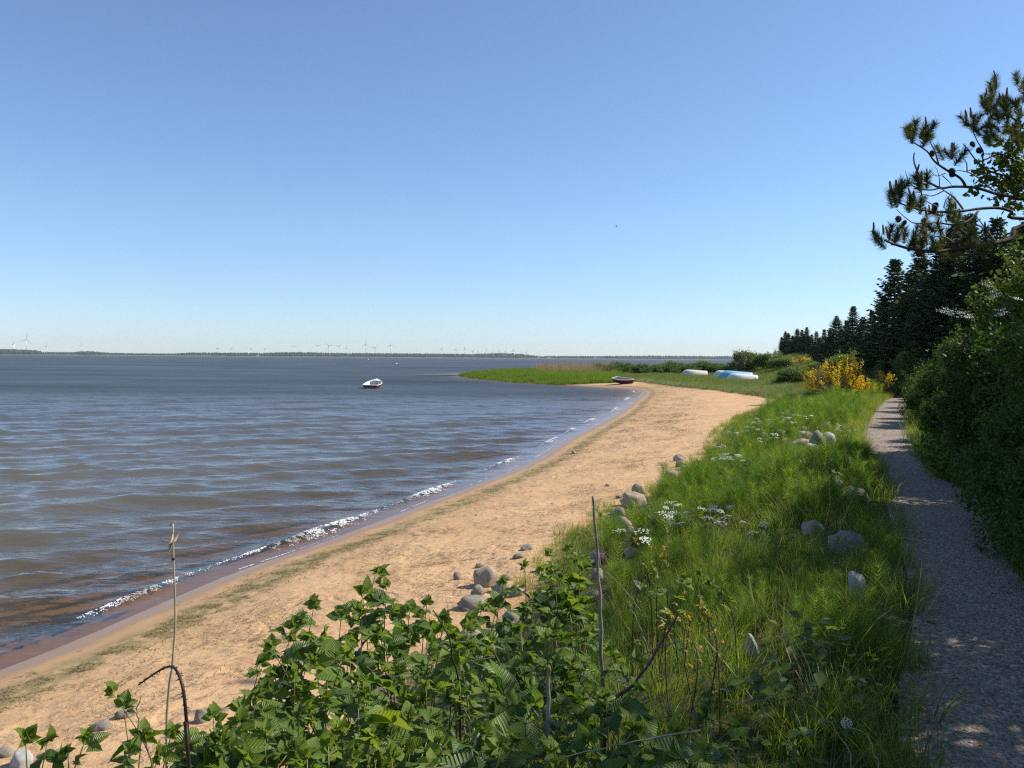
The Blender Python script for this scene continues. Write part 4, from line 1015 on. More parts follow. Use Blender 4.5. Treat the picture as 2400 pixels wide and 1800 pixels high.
for a in [(1580,1186),(1562,1200),(1598,1214),(1665,1192),(1695,1196),(1683,1212),(1755,1231),(1572,1214)]:
    parsley(*a, h=0.6, label=LP1, heads=5)
parsley(1489, 1264, 4.9, heads=3, label='single cow parsley head on a dark stem above the lower bank')
LP2 = 'white-flowered cow parsley in the far patch before the boulder heap'
for k in range(26):
    py = float(rng.uniform(962, 1080)); px = float(np.interp(py, [966, 1009, 1074], [1790, 1715, 1665])) + float(rng.uniform(0, 130))
    parsley(px, py, h=0.55, label=LP2)
LP3 = 'white cow parsley at the foot of the yellow broom'
for a in [(2000,905),(1985,922),(2020,915),(1950,928),(1938,910),(1912,930)]:
    parsley(*a, dep=34 + rng.random() * 3, h=0.8, label=LP3)
# dandelion clocks by the path
def clock(px, py, dep, label):
    top = at_depth(px, py, dep); g = to_ground(top); t = thing('dandelion_clock', g, label, 'dandelion', 'dandelion clocks beside the path')
    link('stem', mesh('stem', *tube_np([(0,0,0), tuple(top - g)], 0.003, 4), M['cane']), t)
    V, Fc = [], []
    for k in range(60):
        z_ = 1 - 2 * (k + .5) / 60; r_ = math.sqrt(1 - z_*z_); th = k * 2.4; n_ = Vector((r_*math.cos(th), r_*math.sin(th), z_)) * 0.022
        u_ = n_.orthogonal().normalized() * 0.004; w_ = n_.cross(u_).normalized() * 0.004; o = len(V)
        V += [n_ + u_, n_ + w_, n_ - u_, n_ - w_]; Fc.append((o, o+1, o+2, o+3))
    link('seed_head', mesh('seed_head', V, Fc, M['umbel']), t, top - g)
for a in [(1908,1086,13.5),(1917,1103,13.3),(2120,1738,3.4),(1984,1695,3.2)]:
    clock(*a, 'pale round dandelion clock on a bare stem near the path')
for a in [(1980,970,22.5),(1988,968,22.8),(2002,968,23.0)]:
    clock(*a, 'white dandelion clock in sunlit grass on the bend of the path')

# ------------------------------------------------------------------ foam of the little breakers
foam_m, N_, L_n, out_ = nmat('foam')
pf = N_.new('ShaderNodeBsdfPrincipled'); pf.inputs['Base Color'].default_value = (0.80, 0.82, 0.82, 1); pf.inputs['Roughness'].default_value = 0.45
L_n.new(pf.outputs[0], out_.inputs[0])
fm = []
for i in range(3):
    me = pebble(60 + i); me.materials.append(foam_m); fm.append(me)
n = 90000
yy = 6.5 * (85 / 6.5) ** rng.random(n)
k = rng.random(n) < np.clip(breaker(yy) * 1.2 - 0.1, 0, 1) * 0.75
k2 = (~k) & (rng.random(n) < 0.16)
def offshore(yy, off):
    dx = S(yy + 0.05) - S(yy - 0.05); l_ = np.sqrt(dx * dx + 0.01)
    return S(yy) - off * 0.1 / l_, yy + off * dx / l_
ya = yy[k]; fr_ = np.abs(rng.normal(0, 1, len(ya)))
xa, ya2 = offshore(ya, crest_off(ya) + 0.03 - fr_ * 0.13 * (0.2 + breaker(ya)))
keep = (vnoise(xa * 9, ya2 * 9) > 0.26 + 0.12 * fr_) & (vnoise(xa * 26, ya2 * 26) > 0.3)
za = 0.012 + 0.075 * np.clip(breaker(ya), 0, 1) * np.exp(-(fr_ * 0.10 / 0.13) ** 2)
yb = yy[k2]; gate = (vnoise(yb * 0.9, yb * 0 + 4) > 0.52) & (vnoise(yb * 7.0, yb * 0 + 1) > 0.42); yb = yb[gate]
wob = 0.10 * (vnoise(yb * 0.8, yb * 0 + 8) - 0.3)
xb, yb2 = offshore(yb, 0.05 + wob + 0.03 * rng.random(len(yb))); zb = np.full(len(yb), 0.006)
X, Y, Z = np.concatenate([xa[keep], xb]), np.concatenate([ya2[keep], yb2]), np.concatenate([za[keep], zb])
sz = np.concatenate([np.ones(keep.sum()), np.full(len(xb), 0.5)])
put('wave_foam', X, Y, Z, fm, 0.003, 0.012, 'white foam of small waves breaking along the beach', 0.3, 0, sc=(1 + 0.010 * Y) * sz)

# ------------------------------------------------------------------ leaves in bulk
def leaf_quads(C, size, flat=0.5, asp=0.62, r=None, up=None):
    """rhombic leaves at the places C, tilted at random; a slight fold keeps them from being cards"""
    r = r or rng; n = len(C)
    Nn = r.normal(size=(n, 3)); Nn[:, 2] = np.abs(Nn[:, 2]) + flat
    if up is not None: Nn = Nn + up
    Nn /= np.linalg.norm(Nn, axis=1)[:, None]
    a = r.normal(size=(n, 3)); a -= Nn * (a * Nn).sum(1)[:, None]; a /= np.linalg.norm(a, axis=1)[:, None] + 1e-9
    b = np.cross(Nn, a); s_ = (size * r.uniform(0.6, 1.25, n))[:, None]
    V = np.stack([C - a * s_ * 0.5, C + b * s_ * 0.5 * asp + Nn * s_ * 0.12, C + a * s_ * 0.55, C - b * s_ * 0.5 * asp + Nn * s_ * 0.12], 1).reshape(-1, 3)
    i = np.arange(n)[:, None] * 4
    return V, np.concatenate([i + [0, 1, 2], i + [0, 2, 3]], 1).reshape(-1, 3)
def lobes(n, w, h, r, low=0.15):
    """overlapping lumps of a bush 2w wide and h high"""
    out = []
    for k in range(n):
        th = r.random() * 6.283; t = math.sqrt(r.random())
        z = h * (low + (0.78 - low) * r.random())
        rr = w * t * 0.72 * math.sqrt(max(0.1, 1 - (z / h) ** 2 * 0.8))
        out.append((rr * math.cos(th), rr * math.sin(th), z, w * (0.16 + 0.24 * r.random()), h * (0.09 + 0.15 * r.random())))
    return out
def bush_meshes(seed, w, h, nleaf, lsize, mat, nl=26, twigs=40, low=0.12, sprays=0.30):
    r = np.random.default_rng(seed)
    lb = lobes(nl, w, h, r, low)
    C = []
    per = nleaf // nl
    for (x, y, z, a, c) in lb:
        u = r.normal(size=(per, 3)); u /= np.linalg.norm(u, axis=1)[:, None]
        rad = (0.45 + 0.62 * r.random(per) ** 0.5)
        C.append(np.array([x, y, z]) + u * np.array([a, a, c]) * rad[:, None])
    tw = MB()
    for k in range(twigs):                         # shoots that stick out past the outline
        x, y, z, a, c = lb[r.integers(0, nl)]
        d_ = r.normal(size=3); d_[2] = abs(d_[2]) + 0.8; d_ /= np.linalg.norm(d_)
        p0 = np.array([x * .6, y * .6, z * .6]); p1 = np.array([x, y, z]) + d_ * np.array([a, a, c]) * (1.0 + 1.3 * r.random() ** 2)
        tw.tube([p0, (p0 + p1) / 2 + r.normal(0, 0.03, 3), p1], [0.012 * h / 3, 0.008 * h / 3, 0.003], 4)
        m_ = int(nleaf * sprays / twigs); t = 0.6 + 0.42 * r.random(m_)
        C.append(p0 + (p1 - p0) * t[:, None] + r.normal(0, lsize * 0.9, (m_, 3)))
    for k in range(6):                              # limbs from the ground
        th = r.random() * 6.283
        e = lb[k]; tw.tube(spline([(0.08*w*math.cos(th), 0.08*w*math.sin(th), -0.05), (e[0]*.4, e[1]*.4, e[2]*.6), e[:3]], 6), [0.03*h/3 * (1 - .12*i) for i in range(6)], 5)
    C = np.concatenate(C); C = C[C[:, 2] > 0.02]
    V, T = leaf_quads(C, lsize, 0.4, r=r)
    return mesh('crown', V, T, mat), tw.me('branches', M['twig'])
def bush(name, loc, cm, bm_, label, cat='bush', group=None, s=1.0, rz=None):
    t = thing(name, loc, label, cat, group, rng.uniform(0, 6.283) if rz is None else rz)
    t.scale = (s,) * 3 if isinstance(s, (int, float)) else s
    link('crown', cm, t); link('branches', bm_, t)
    return t
SH = [bush_meshes(500 + i, 1.35, 2.6, 13000, 0.066 + 0.008 * i, M['shrub' if i < 2 else 'shrubolive'], 19 + 3 * i, 70, 0.10, 0.42) for i in range(3)]        # dark shrubs by the path
ST = [bush_meshes(520 + i, 1.7, 4.6, 17000, 0.085, M['shrub'], 40, low=0.2) for i in range(2)]   # taller ones
SL = [bush_meshes(540 + i, 1.4, 2.0, 7000, 0.10, M['shrublight'], 24) for i in range(2)]
SW = [bush_meshes(560 + i, 1.5, 2.1, 6000, 0.12, M['willow'], 22) for i in range(2)]
SR = [bush_meshes(580 + i, 1.6, 1.25, 5000, 0.11, M['rose'], 22) for i in range(3)]

# ---- the dark thicket on the wooded side of the path
GS = 'leafy shrubs on the wooded side of the path'
lbl_s = ['dark leafy shrub in the shaded thicket along the path']
yy_ = 7.2
i = 0
while yy_ < 34:
    near = yy_ < 13.5
    for row, (dx, s_) in enumerate([(0.95, 0.70), (2.3, 1.0), (4.2, 1.25)] if near else [(0.9, 0.52), (2.4, 0.74)]):
        if row == 2 and i % 2: continue
        x = float(Q(yy_)) + dx + rng.normal(0, 0.18); y = yy_ + rng.normal(0, 0.3) + row * 0.4
        sc_ = s_ * rng.uniform(0.72, 1.22)
        ki = int(rng.integers(0, 3)); bush('shrub', gp(x, y), *SH[ki], (lbl_s[0] if ki < 2 else 'olive-tinted leafy shrub in the shaded thicket along the path').replace('thicket along', ('front of the thicket beside' if row == 0 else 'back of the thicket along')), 'shrub', GS, (float(sc_ * rng.uniform(0.85, 1.1)), float(sc_), float(sc_ * rng.uniform(0.85, 1.2))))
    yy_ += 1.5 if near else (1.3 if i % 3 else 3.2); i += 1
# tall shrubs that shade the near path and brambles
for (x, y, s_) in [(5.2,0.9,1.28),(5.7,3.0,1.30),(5.5,5.0,0.80),(6.5,6.8,0.92),(4.6,-1.6,1.0),(7.6,3.4,1.25),(8.3,8.4,1.25),(9.8,11.4,1.2),(11.3,14.0,0.85)]:
    bush('tall_shrub', gp(x, y), *ST[rng.integers(0, 2)], 'tall dense shrub behind the thicket along the path', 'shrub', 'tall shrubs behind the thicket', float(s_))
for (x, y, s_) in [(3.95,5.4,0.5),(3.7,3.9,0.42),(4.5,6.6,0.6)]:
    bush('shrub', gp(x, y), *SH[rng.integers(0, 3)], lbl_s[0], 'shrub', GS, s_)
# elder in flower
def elder_head(seed):
    r = np.random.default_rng(seed); C = r.normal(size=(60, 3)) * [0.036, 0.036, 0.006]
    V, T = leaf_quads(C, 0.016, 2.0, 0.9, r=r); return mesh('flower_head', V, T, M['elder'])
EH = [elder_head(i) for i in range(3)]
g = gp(7.0, 10.6)
el = bush('elder', g, *SH[0], 'elder shrub with flat white flower heads above the dark thicket', 'shrub', None, 1.12, 0.0)
for (px, py, dp) in [(2212,728,10.0),(2228,732,10.1),(2252,733,10.0),(2270,742,10.2),(2318,668,10.1),(2332,690,10.0),(2350,733,9.8),(2384,700,10)]:
    p = at_depth(px, py, dp); h_ = link('flower_head', EH[rng.integers(0, 3)], el); h_.location = (p - el.location) / 1.12; h_.rotation_euler = (0.75 + rng.normal(0, .3), rng.normal(0, .3), 0); h_.scale = (0.9,) * 3

# ---- bushes in the middle distance
def pbush(px, py, w, h, kind, label, name='bush', group=None, cat='bush'):
    """px, py: middle of the foot; w, h in photo pixels"""
    g = ground(px, py); k = g.y / FPX
    cm, bm_ = kind[rng.integers(0, len(kind))]
    V = cm.dimensions if hasattr(cm, 'dimensions') else None
    co = np.empty(len(cm.vertices) * 3); cm.vertices.foreach_get('co', co); co = co.reshape(-1, 3)
    ww = np.percentile(co[:, 0], 98) - np.percentile(co[:, 0], 2); hh = np.percentile(co[:, 2], 98)
    sx_, sz_ = w * k / ww, h * k / hh
    return bush(name, g, cm, bm_, label, cat, group, (sx_, sx_, sz_), rng.uniform(-0.4, 0.4))
pbush(1858, 901, 74, 34, SR, 'round dark green rose bush alone in the meadow', 'rose_bush')
pbush(1912, 872, 44, 20, SR, 'small dark bush in the meadow near the yellow broom', 'rose_bush')
pbush(1748, 872, 62, 46, SW, 'tall grey-green willow bush behind the overturned boats', 'willow_bush')
pbush(1800, 866, 62, 38, SL, 'fresh green bush beside the grey-green willow', 'bush')
pbush(1838, 864, 56, 24, SL, 'low light green bush at the foot of the dune', 'bush')
pbush(1985, 888, 90, 56, SL, 'rounded light green bush rising behind the yellow broom', 'bush')
pbush(2050, 905, 56, 46, SL, 'light green bush at the bend of the path', 'bush')
pbush(2095, 915, 66, 72, SL, 'leafy hawthorn where the path disappears', 'bush')
pbush(2150, 925, 80, 110, SL, 'tall leafy hawthorn against the dark spruces', 'bush')
pbush(2115, 932, 44, 34, SR, 'low green clump at the end of the visible path', 'bush')
GH = 'wild rose hedge behind the reed spit'
for k in range(13):
    x = 1408 + k * 25 + rng.normal(0, 4)
    pbush(x, 876 + rng.normal(0, 1.5) + (3 if k < 3 else 0), 48, 23 + rng.normal(0, 2.5), SR, 'low green bush in the rose hedge between the reeds and the meadow', 'rose_bush', GH)
for k in range(9):
    x = 1560 + k * 22 + rng.normal(0, 4)
    pbush(x, 868 + rng.normal(0, 1.0), 44, 15 + rng.normal(0, 1.5), SL, 'far low bush at the seaward edge of the meadow', 'bush', 'far low bushes beyond the boats')

# ------------------------------------------------------------------ broom
def broom(px, py, w, h, seed, label, nf=5200, nt=420, dead=0.0, fs=1.0):
    g = ground(px, py); k = g.y / FPX; W, H = w * k, h * k
    r = np.random.default_rng(seed)
    t = thing('broom_bush', g, label, 'broom', 'flowering broom')
    tw, dd = MB(), MB(); C = []
    for i in range(nt):
        th = r.random() * 6.283; rr = 0.5 * W * math.sqrt(r.random())
        topz = H * (1.0 - 0.45 * (rr / (0.5 * W)) ** 2) * (0.5 + 0.5 * r.random()) * (0.55 + 0.75 * float(vnoise(rr * math.cos(th) * 1.1 + seed * 7, rr * math.sin(th) * 0.9)))
        e = Vector((rr * math.cos(th), rr * math.sin(th) * 0.7, topz)); b0 = Vector((e.x * 0.35, e.y * 0.35, 0))
        m_ = b0.lerp(e, 0.55) + Vector((e.x * 0.12, e.y * 0.12, -0.02))
        pts = spline([b0, m_, e], 5)
        isdead = (e.x < -0.18 * W and r.random() < 0.55) or r.random() < dead
        (dd if isdead else tw).tube(pts, [0.012, 0.009, 0.007, 0.005, 0.002], 3)
        if not isdead:
            m2 = int(nf / nt * r.uniform(0, 2.0)); u = 0.40 + 0.6 * r.random(m2) ** 0.8
            if vnoise(e.x * 1.6 + seed, e.z * 1.6) < 0.30: continue
            P5 = np.array([tuple(p) for p in pts]); f = u * 4; i0 = np.clip(f.astype(int), 0, 3)
            C.append(P5[i0] + (P5[i0 + 1] - P5[i0]) * (f - i0)[:, None] + r.normal(0, 0.035, (m2, 3)))
    link('twigs', tw.me('twigs', M['broomtwig']), t)
    link('dead_twigs', dd.me('dead_twigs', M['deadtwig']), t)
    V, T = leaf_quads(np.concatenate(C), 0.062 * fs, 0.2, 0.85, r=r)
    tag(link('flowers', mesh('flowers', V, T, M['broomyellow']), t), kind='stuff')
broom(1990, 936, 215, 98, 3, 'large yellow-flowering broom bush beside the path', 17000, 560)
broom(1926, 932, 62, 96, 4, 'mostly bare grey broom with a few yellow flowers beside the large one', 500, 260, 0.75)
broom(1872, 853, 70, 22, 5, 'distant orange-yellow broom at the foot of the dune', 2600, 260, 0.1, 2.4)
broom(1632, 862, 14, 9, 6, 'tiny distant yellow broom in the hedge by the sea', 160, 60, 0.1, 2.2)

# ------------------------------------------------------------------ spruces
def spruce_meshes(seed, mat, H=8.0, Rb=1.75, dens=1.0):
    r = np.random.default_rng(seed)
    tr = MB().tube([(0, 0, -0.1), (0.02, 0, H * 0.5), (0, 0.02, H)], [0.13, 0.075, 0.012], 7)
    V, T = [], []; nv = 0
    z = 0.25
    while z < H - 0.06:
        t = z / H; Lm = Rb * (1 - t) ** 0.82 * (1 - 0.25 * math.exp(-t * 12)) + 0.10
        nb = int(7 + 4 * r.random())
        a0 = r.random() * 6.283
        for k in range(nb):
            th = a0 + 6.283 * k / nb + r.normal(0, 0.15); L_ = Lm * r.uniform(0.5, 1.22) * (1 + 0.28 * math.sin(th * 2 + z * 0.7 + seed) * math.sin(z * 1.9 + seed))
            d_ = np.array([math.cos(th), math.sin(th), 0]); side = np.array([-d_[1], d_[0], 0])
            dr_ = 0.28 * (1 - t) - 0.45 * t
            m_ = max(4, int(L_ / 0.13 * dens))
            u = (np.arange(m_) + r.random(m_)) / m_
            base = np.array([0, 0, z]) + d_ * (L_ * u)[:, None] + np.array([0, 0, 1.0]) * (-dr_ * L_ * u + 0.22 * L_ * u ** 2.2)[:, None]
            tr.tube([(0, 0, z), tuple(base[m_ // 2]), tuple(base[-1])], [0.018, 0.011, 0.003], 3)
            for sg in (-1, 1):
                l2 = (0.42 * L_ * (1 - 0.72 * u) + 0.13) * r.uniform(0.7, 1.2, m_)
                dv = side * sg + d_ * 0.75 + np.stack([r.normal(0, .12, m_), r.normal(0, .12, m_), r.normal(-0.12, .16, m_)], 1)
                dv /= np.linalg.norm(dv, axis=1)[:, None]
                tip = base + dv * l2[:, None]
                wv = np.cross(dv, r.normal(size=(m_, 3)) * 0.6 + [0, 0, 1.0]); wv /= np.linalg.norm(wv, axis=1)[:, None]; wv = wv * (0.035 + 0.10 * l2)[:, None]
                md = base + dv * (l2 * 0.45)[:, None]
                hang = np.stack([np.zeros(m_), np.zeros(m_), -0.03 - 0.10 * l2], 1)
                V.append(np.stack([base, md - wv, tip, md + wv, md + hang], 1).reshape(-1, 3))
                i0 = nv + np.arange(m_)[:, None] * 5
                T.append(np.concatenate([i0 + [0, 1, 2], i0 + [0, 2, 3], i0 + [0, 4, 2]], 1).reshape(-1, 3)); nv += m_ * 5
        z += 0.12 + 0.09 * (1 - t) + 0.10 * r.random()
    return tr.me('trunk', M['bark']), mesh('crown', np.concatenate(V), np.concatenate(T), mat)
SPR = [spruce_meshes(700 + i, M['spruce'], Rb=1.55 + 0.2 * i) for i in range(4)]
SPB = spruce_meshes(710, M['deadneedle'], Rb=2.0)
def spruce(px, ytop, dep, label, group, wide=1.0, kind=None):
    top = at_depth(px, ytop, dep); z0 = zg(top.x, top.y); h = top.z - z0
    tm, cm = kind or SPR[rng.integers(0, len(SPR))]
    t = thing('spruce_tree', (top.x, top.y, z0), label, 'spruce', group, rng.uniform(0, 6.283)); s_ = h / 8.0
    t.scale = (s_ * wide, s_ * wide, s_)
    link('trunk', tm, t); link('crown', cm, t)
GSp = 'spruces along the wood edge'
Lb = 'big dark spruce standing close behind the path thicket'
for a in [(2098,604,48,1.15),(2130,640,44,1.1),(2158,590,42,1.1),(2205,565,38,1.15),(2240,545,37,1.1),(2274,497,40,1.05),(2337,505,38,1.0),(2305,560,37,1.2),(2390,530,37,1.15),(2070,700,52,1.2),(2420,480,38,1.1),(2180,640,39,1.2),(2250,640,38,1.25),(2350,600,37,1.25),(2140,720,40,1.2),(2220,700,38,1.25)]:
    spruce(*a[:3], Lb, GSp, a[3])
Lm_ = 'middle-sized spruce in the row descending towards the dune'
for a in [(2044,730,66),(2023,742,72),(2000,718,82),(1984,752,86),(1961,740,96),(1946,768,104),(2015,775,76),(1972,770,92),(2052,770,60),(1932,772,112)]:
    spruce(*a, Lm_, GSp, 1.2)
Lf = 'distant spruce on top of the grassy dune'
for a in [(1914,776,130),(1903,784,140),(1891,766,150),(1880,772,158),(1869,770,168),(1858,786,176),(1848,780,184),(1841,776,190),(1832,790,196),(1922,790,122),(1897,792,146),(1874,790,164)]:
    spruce(*a, Lf, GSp, 1.25)
spruce(2098, 782, 42, 'low brownish dying spruce below the big dark ones', GSp, 1.25, SPB)

# ------------------------------------------------------------------ pine overhanging the path
def needle_cluster(seed, n=150, L_=0.062, ax=0.11):
    r = np.random.default_rng(seed); V, T = [], []
    for k in range(n):
        z = ax * (k / n) ** 0.9; th = k * 2.4 + r.normal(0, .3)
        up = 0.35 + 0.9 * (z / ax) + r.normal(0, .15)
        d_ = np.array([math.cos(th), math.sin(th), up]); d_ /= np.linalg.norm(d_)
        p = np.array([0, 0, z]); e = p + d_ * L_ * r.uniform(0.75, 1.1)
        w = np.cross(d_, r.normal(size=3)); w = w / np.linalg.norm(w) * 0.0021
        o = len(V); V += [p - w, p + w, e]; T.append((o, o+1, o+2))
    sv, sf = tube_np([(0, 0, -0.02), (0, 0, ax)], 0.0045, 4)
    return mesh('needle_cluster', np.array(V), np.array(T), M['pine']), 
NC = [needle_cluster(800 + i, 150 + 20 * i)[0] for i in range(4)]
CD = mesh('candle', *tube_np([(0, 0, 0), (0.001, 0, 0.03), (0, 0, 0.055), (0, 0, 0.062)], [0.006, 0.0065, 0.005, 0.001], 6), M['candle'], True)
def cone_mesh():
    V, Fc = [], []
    for k in range(60):
        t = (k + .5) / 60; z = 0.05 * t; r_ = 0.019 * math.sin(math.pi * (0.12 + 0.82 * t)) ; th = k * 2.4
        c = Vector((r_ * math.cos(th), r_ * math.sin(th), z)); u_ = Vector((-math.sin(th), math.cos(th), 0)) * 0.0065; o_ = Vector((math.cos(th), math.sin(th), 0.35)) * 0.006
        o = len(V); V += [c - u_ - o_, c + u_ - o_, c + o_ + u_ * .4, c + o_ - u_ * .4]; Fc.append((o, o+1, o+2, o+3))
    v2, f2 = tube_np([(0, 0, 0), (0, 0, 0.014), (0, 0, 0.034), (0, 0, 0.05)], [0.008, 0.017, 0.014, 0.003], 8); o = len(V); V += v2; Fc += [tuple(i + o for i in f) for f in f2]
    return mesh('cone', V, Fc, M['cone'])
CN = cone_mesh()
TX, TY = 6.35, 7.0
pb = Vector((TX, TY, zg(TX, TY)))
pine = thing('pine_tree', pb, 'pine with bare crooked limbs, cones and needle tufts reaching over the path', 'pine')
link('trunk', mesh('trunk', *tube_np([p - pb for p in spline([pb + Vector((0, 0, -.1)), pb + Vector((-0.15, 0, 2.2)), pb + Vector((0.1, .1, 4.4)), pb + Vector((0, 0, 6.6))], 14)], [0.17 - 0.011 * i for i in range(14)], 9), M['bark'], True), pine)
def zz(X, Y): return (1950 + X * 0.3014, 150 + Y * 0.3014)
limbs = [  # (points as measured on the enlarged photo, depth at the root, depth at the tip, thickness)
    ([(1500,1260),(1400,1350),(1300,1385),(1150,1410),(950,1440),(800,1460),(620,1440),(480,1400),(410,1370)], 7.0, 6.4, 0.026),
    ([(1440,1200),(1400,1150),(1300,1120),(1150,1125),(1000,1145),(830,1150),(700,1135),(590,1105),(530,1080),(480,1030)], 7.1, 6.6, 0.017),
    ([(1140,1140),(1060,1220),(950,1250),(820,1235),(660,1240),(590,1210),(500,1130)], 6.9, 6.6, 0.010),
    ([(1490,1050),(1400,1030),(1280,1010),(1150,970),(1040,955),(930,955),(850,965),(760,925),(690,880),(650,800),(635,740),(640,690)], 7.3, 6.9, 0.017),
    ([(1040,955),(1000,890),(900,830),(800,760),(740,680),(650,620),(610,590)], 7.1, 6.8, 0.013),
    ([(828,775),(800,680),(770,620),(755,570)], 6.95, 6.85, 0.008),
    ([(840,965),(760,980),(660,965),(600,920),(575,850),(572,830)], 6.95, 7.0, 0.007),
    ([(835,955),(832,870),(800,790)], 6.95, 6.9, 0.005),
    ([(1020,1130),(950,1040),(880,990),(845,968)], 6.9, 6.95, 0.010),
    ([(1490,900),(1350,870),(1220,830),(1130,760),(1060,670),(1020,620)], 7.4, 7.1, 0.014),
    ([(1250,980),(1200,940),(1130,880),(1050,840),(960,825)], 7.3, 7.0, 0.009),
    ([(1050,840),(1045,770),(1010,720),(985,660)], 7.1, 7.1, 0.006),
    ([(1050,835),(1100,815)], 7.1, 7.15, 0.005),
    ([(880,850),(810,870),(755,820)], 7.0, 6.95, 0.005),
    ([(860,870),(910,915),(935,950)], 7.0, 7.0, 0.005),
    ([(870,985),(780,1025),(700,1010)], 6.95, 6.9, 0.006),
    ([(820,1110),(740,1070),(690,1030)], 6.7, 6.75, 0.006),
    ([(870,1120),(880,1070),(920,1010),(925,980)], 6.8, 6.85, 0.005),
    ([(1000,1160),(1000,1200),(955,1225)], 6.85, 6.8, 0.007),
    ([(1490,780),(1400,740),(1300,700),(1180,745),(1175,680),(1130,600),(1095,520)], 7.4, 7.0, 0.012),
    ([(1490,560),(1430,440),(1340,400),(1270,430),(1235,400),(1240,320),(1270,210)], 7.5, 7.2, 0.013),
    ([(1490,400),(1440,300),(1380,280),(1340,265)], 7.5, 7.4, 0.009),
    ([(1480,170),(1455,150)], 7.5, 7.5, 0.005),
    ([(1300,690),(1210,700),(1150,690)], 7.3, 7.2, 0.007),
    ([(1270,1380),(1200,1290),(1140,1210),(1100,1195)], 6.8, 7.0, 0.009),
    ([(1160,1400),(1050,1320),(960,1255)], 6.7, 6.8, 0.010),
    ([(950,1390),(860,1340),(740,1350),(690,1300)], 6.6, 6.6, 0.006),
    ([(590,1095),(585,1020)], 6.6, 6.6, 0.004),
]
def zat(p, d): x, y = zz(*p); return at_depth(x, y, d)
for li, (pl, d0, d1, th) in enumerate(limbs):
    a = [zat(p, d0 + (d1 - d0) * i / max(1, len(pl) - 1)) for i, p in enumerate(pl)]
    if pl[0][0] >= 1430:                       # on to the trunk, outside the picture
        a = [Vector((TX - 0.05, TY, a[0].z + (-0.5 if li in (0,) else 0.1))), a[0].lerp(Vector((TX, TY, a[0].z)), 0.45)] + a
    n_ = len(a) * 4
    link('branch', mesh('branch', *tube_np([p - pb for p in spline(a, n_)], [th * (1 - 0.72 * i / (n_ - 1)) for i in range(n_)], 6), M['greytwig'] if th < 0.012 else M['bark'], True), pine)
def cluster(p, s_, tilt=0.5, toward=None):
    r_ = Euler((rng.normal(0, tilt), rng.normal(-0.25, tilt), rng.uniform(0, 6)))
    o = link('needle_cluster', NC[rng.integers(0, 4)], pine, p - pb, r_, float(s_))
    return r_
clp = [(610,585),(640,570),(680,585),(735,575),(770,570),(1095,500),(1060,490),(1130,520),(1180,500),(1160,560),(1270,215),(1260,260),(1240,300),(1220,340),(1250,360),(1210,400),(1280,390),(1390,365),(1350,380),(1450,215),(1480,300),(1440,330),(870,750),(930,745),(950,790),(700,960),(740,975),(690,1000),(470,1040),(520,1030),(470,1120),(510,1115),(580,1140),(600,1160),(680,1170),(690,1150),(870,1180),(900,1170),(880,1220),(940,1240),(800,1310),(840,1300),(890,1310),(400,1390),(440,1380),(420,1440),(480,1400),(560,1400),(600,1410),(590,1460),(640,1450),(740,1410),(780,1430),(850,1400),(840,1470),(900,1500),(980,1330),(1030,1330),(1060,1350),(1180,620),(1220,600),(1300,610),(1340,600),(1400,610),(1460,620),(1360,520),(1420,480),(1330,540),(1250,640),(710,650),(690,1310),(880,1460),(930,1450),(700,1470),(1000,1440),(1080,1400),(1470,420),(1440,540),(1480,700),(1400,420),(1470,150),(1490,250),(1250,560),(1300,470),(1120,1370),(1200,1420),(1020,1480),(940,1530),(1100,1470),(1300,1440)]
for (x, y) in clp:
    p = zat((x, y), 6.55 + 0.55 * rng.random() + (0.5 if y < 800 else 0))
    r_ = cluster(p, rng.uniform(0.95, 1.35))
    if rng.random() < 0.5: cluster(p + Vector((rng.normal(0, .035), rng.normal(0, .06), rng.normal(0, .03))), rng.uniform(0.8, 1.15))
    if rng.random() < 0.55:
        q_ = p + (r_.to_matrix() @ Vector((0, 0, 0.13))); link('candle', CD, pine, q_ - pb, (rng.normal(0, .15), rng.normal(0, .15), 0), float(rng.uniform(0.8, 1.5)))
for (x, y) in [(400,1310),(440,1340),(460,990),(500,985),(690,915),(930,700),(1045,430),(1080,400),(1275,165),(560,1355),(725,1375)]:
    link('candle', CD, pine, zat((x, y + 15), 6.7) - pb, (rng.normal(0, .1), rng.normal(0, .1), 0), float(rng.uniform(1.3, 1.8)))
for (x, y) in [(770,675),(920,815),(918,850),(815,1080),(797,1105),(512,1185),(573,1215),(1133,655),(910,1165),(672,1445),(890,1420),(1080,605),(700,1205)]:
    link('cone', CN, pine, zat((x, y), 6.75) - pb, (math.pi + rng.normal(0, .5), rng.normal(0, .5), 0), float(rng.uniform(0.9, 1.25)))
for k in range(150):                              # fuller crown round the trunk, outside the picture
    th = rng.random() * 6.283; rr = 0.4 + 1.5 * rng.random()
    cluster(Vector((TX + 0.35 + rr * math.cos(th) * 0.8, TY + rr * math.sin(th), pb.z + rng.uniform(2.4, 6.8))), rng.uniform(1.2, 1.9), 0.7)
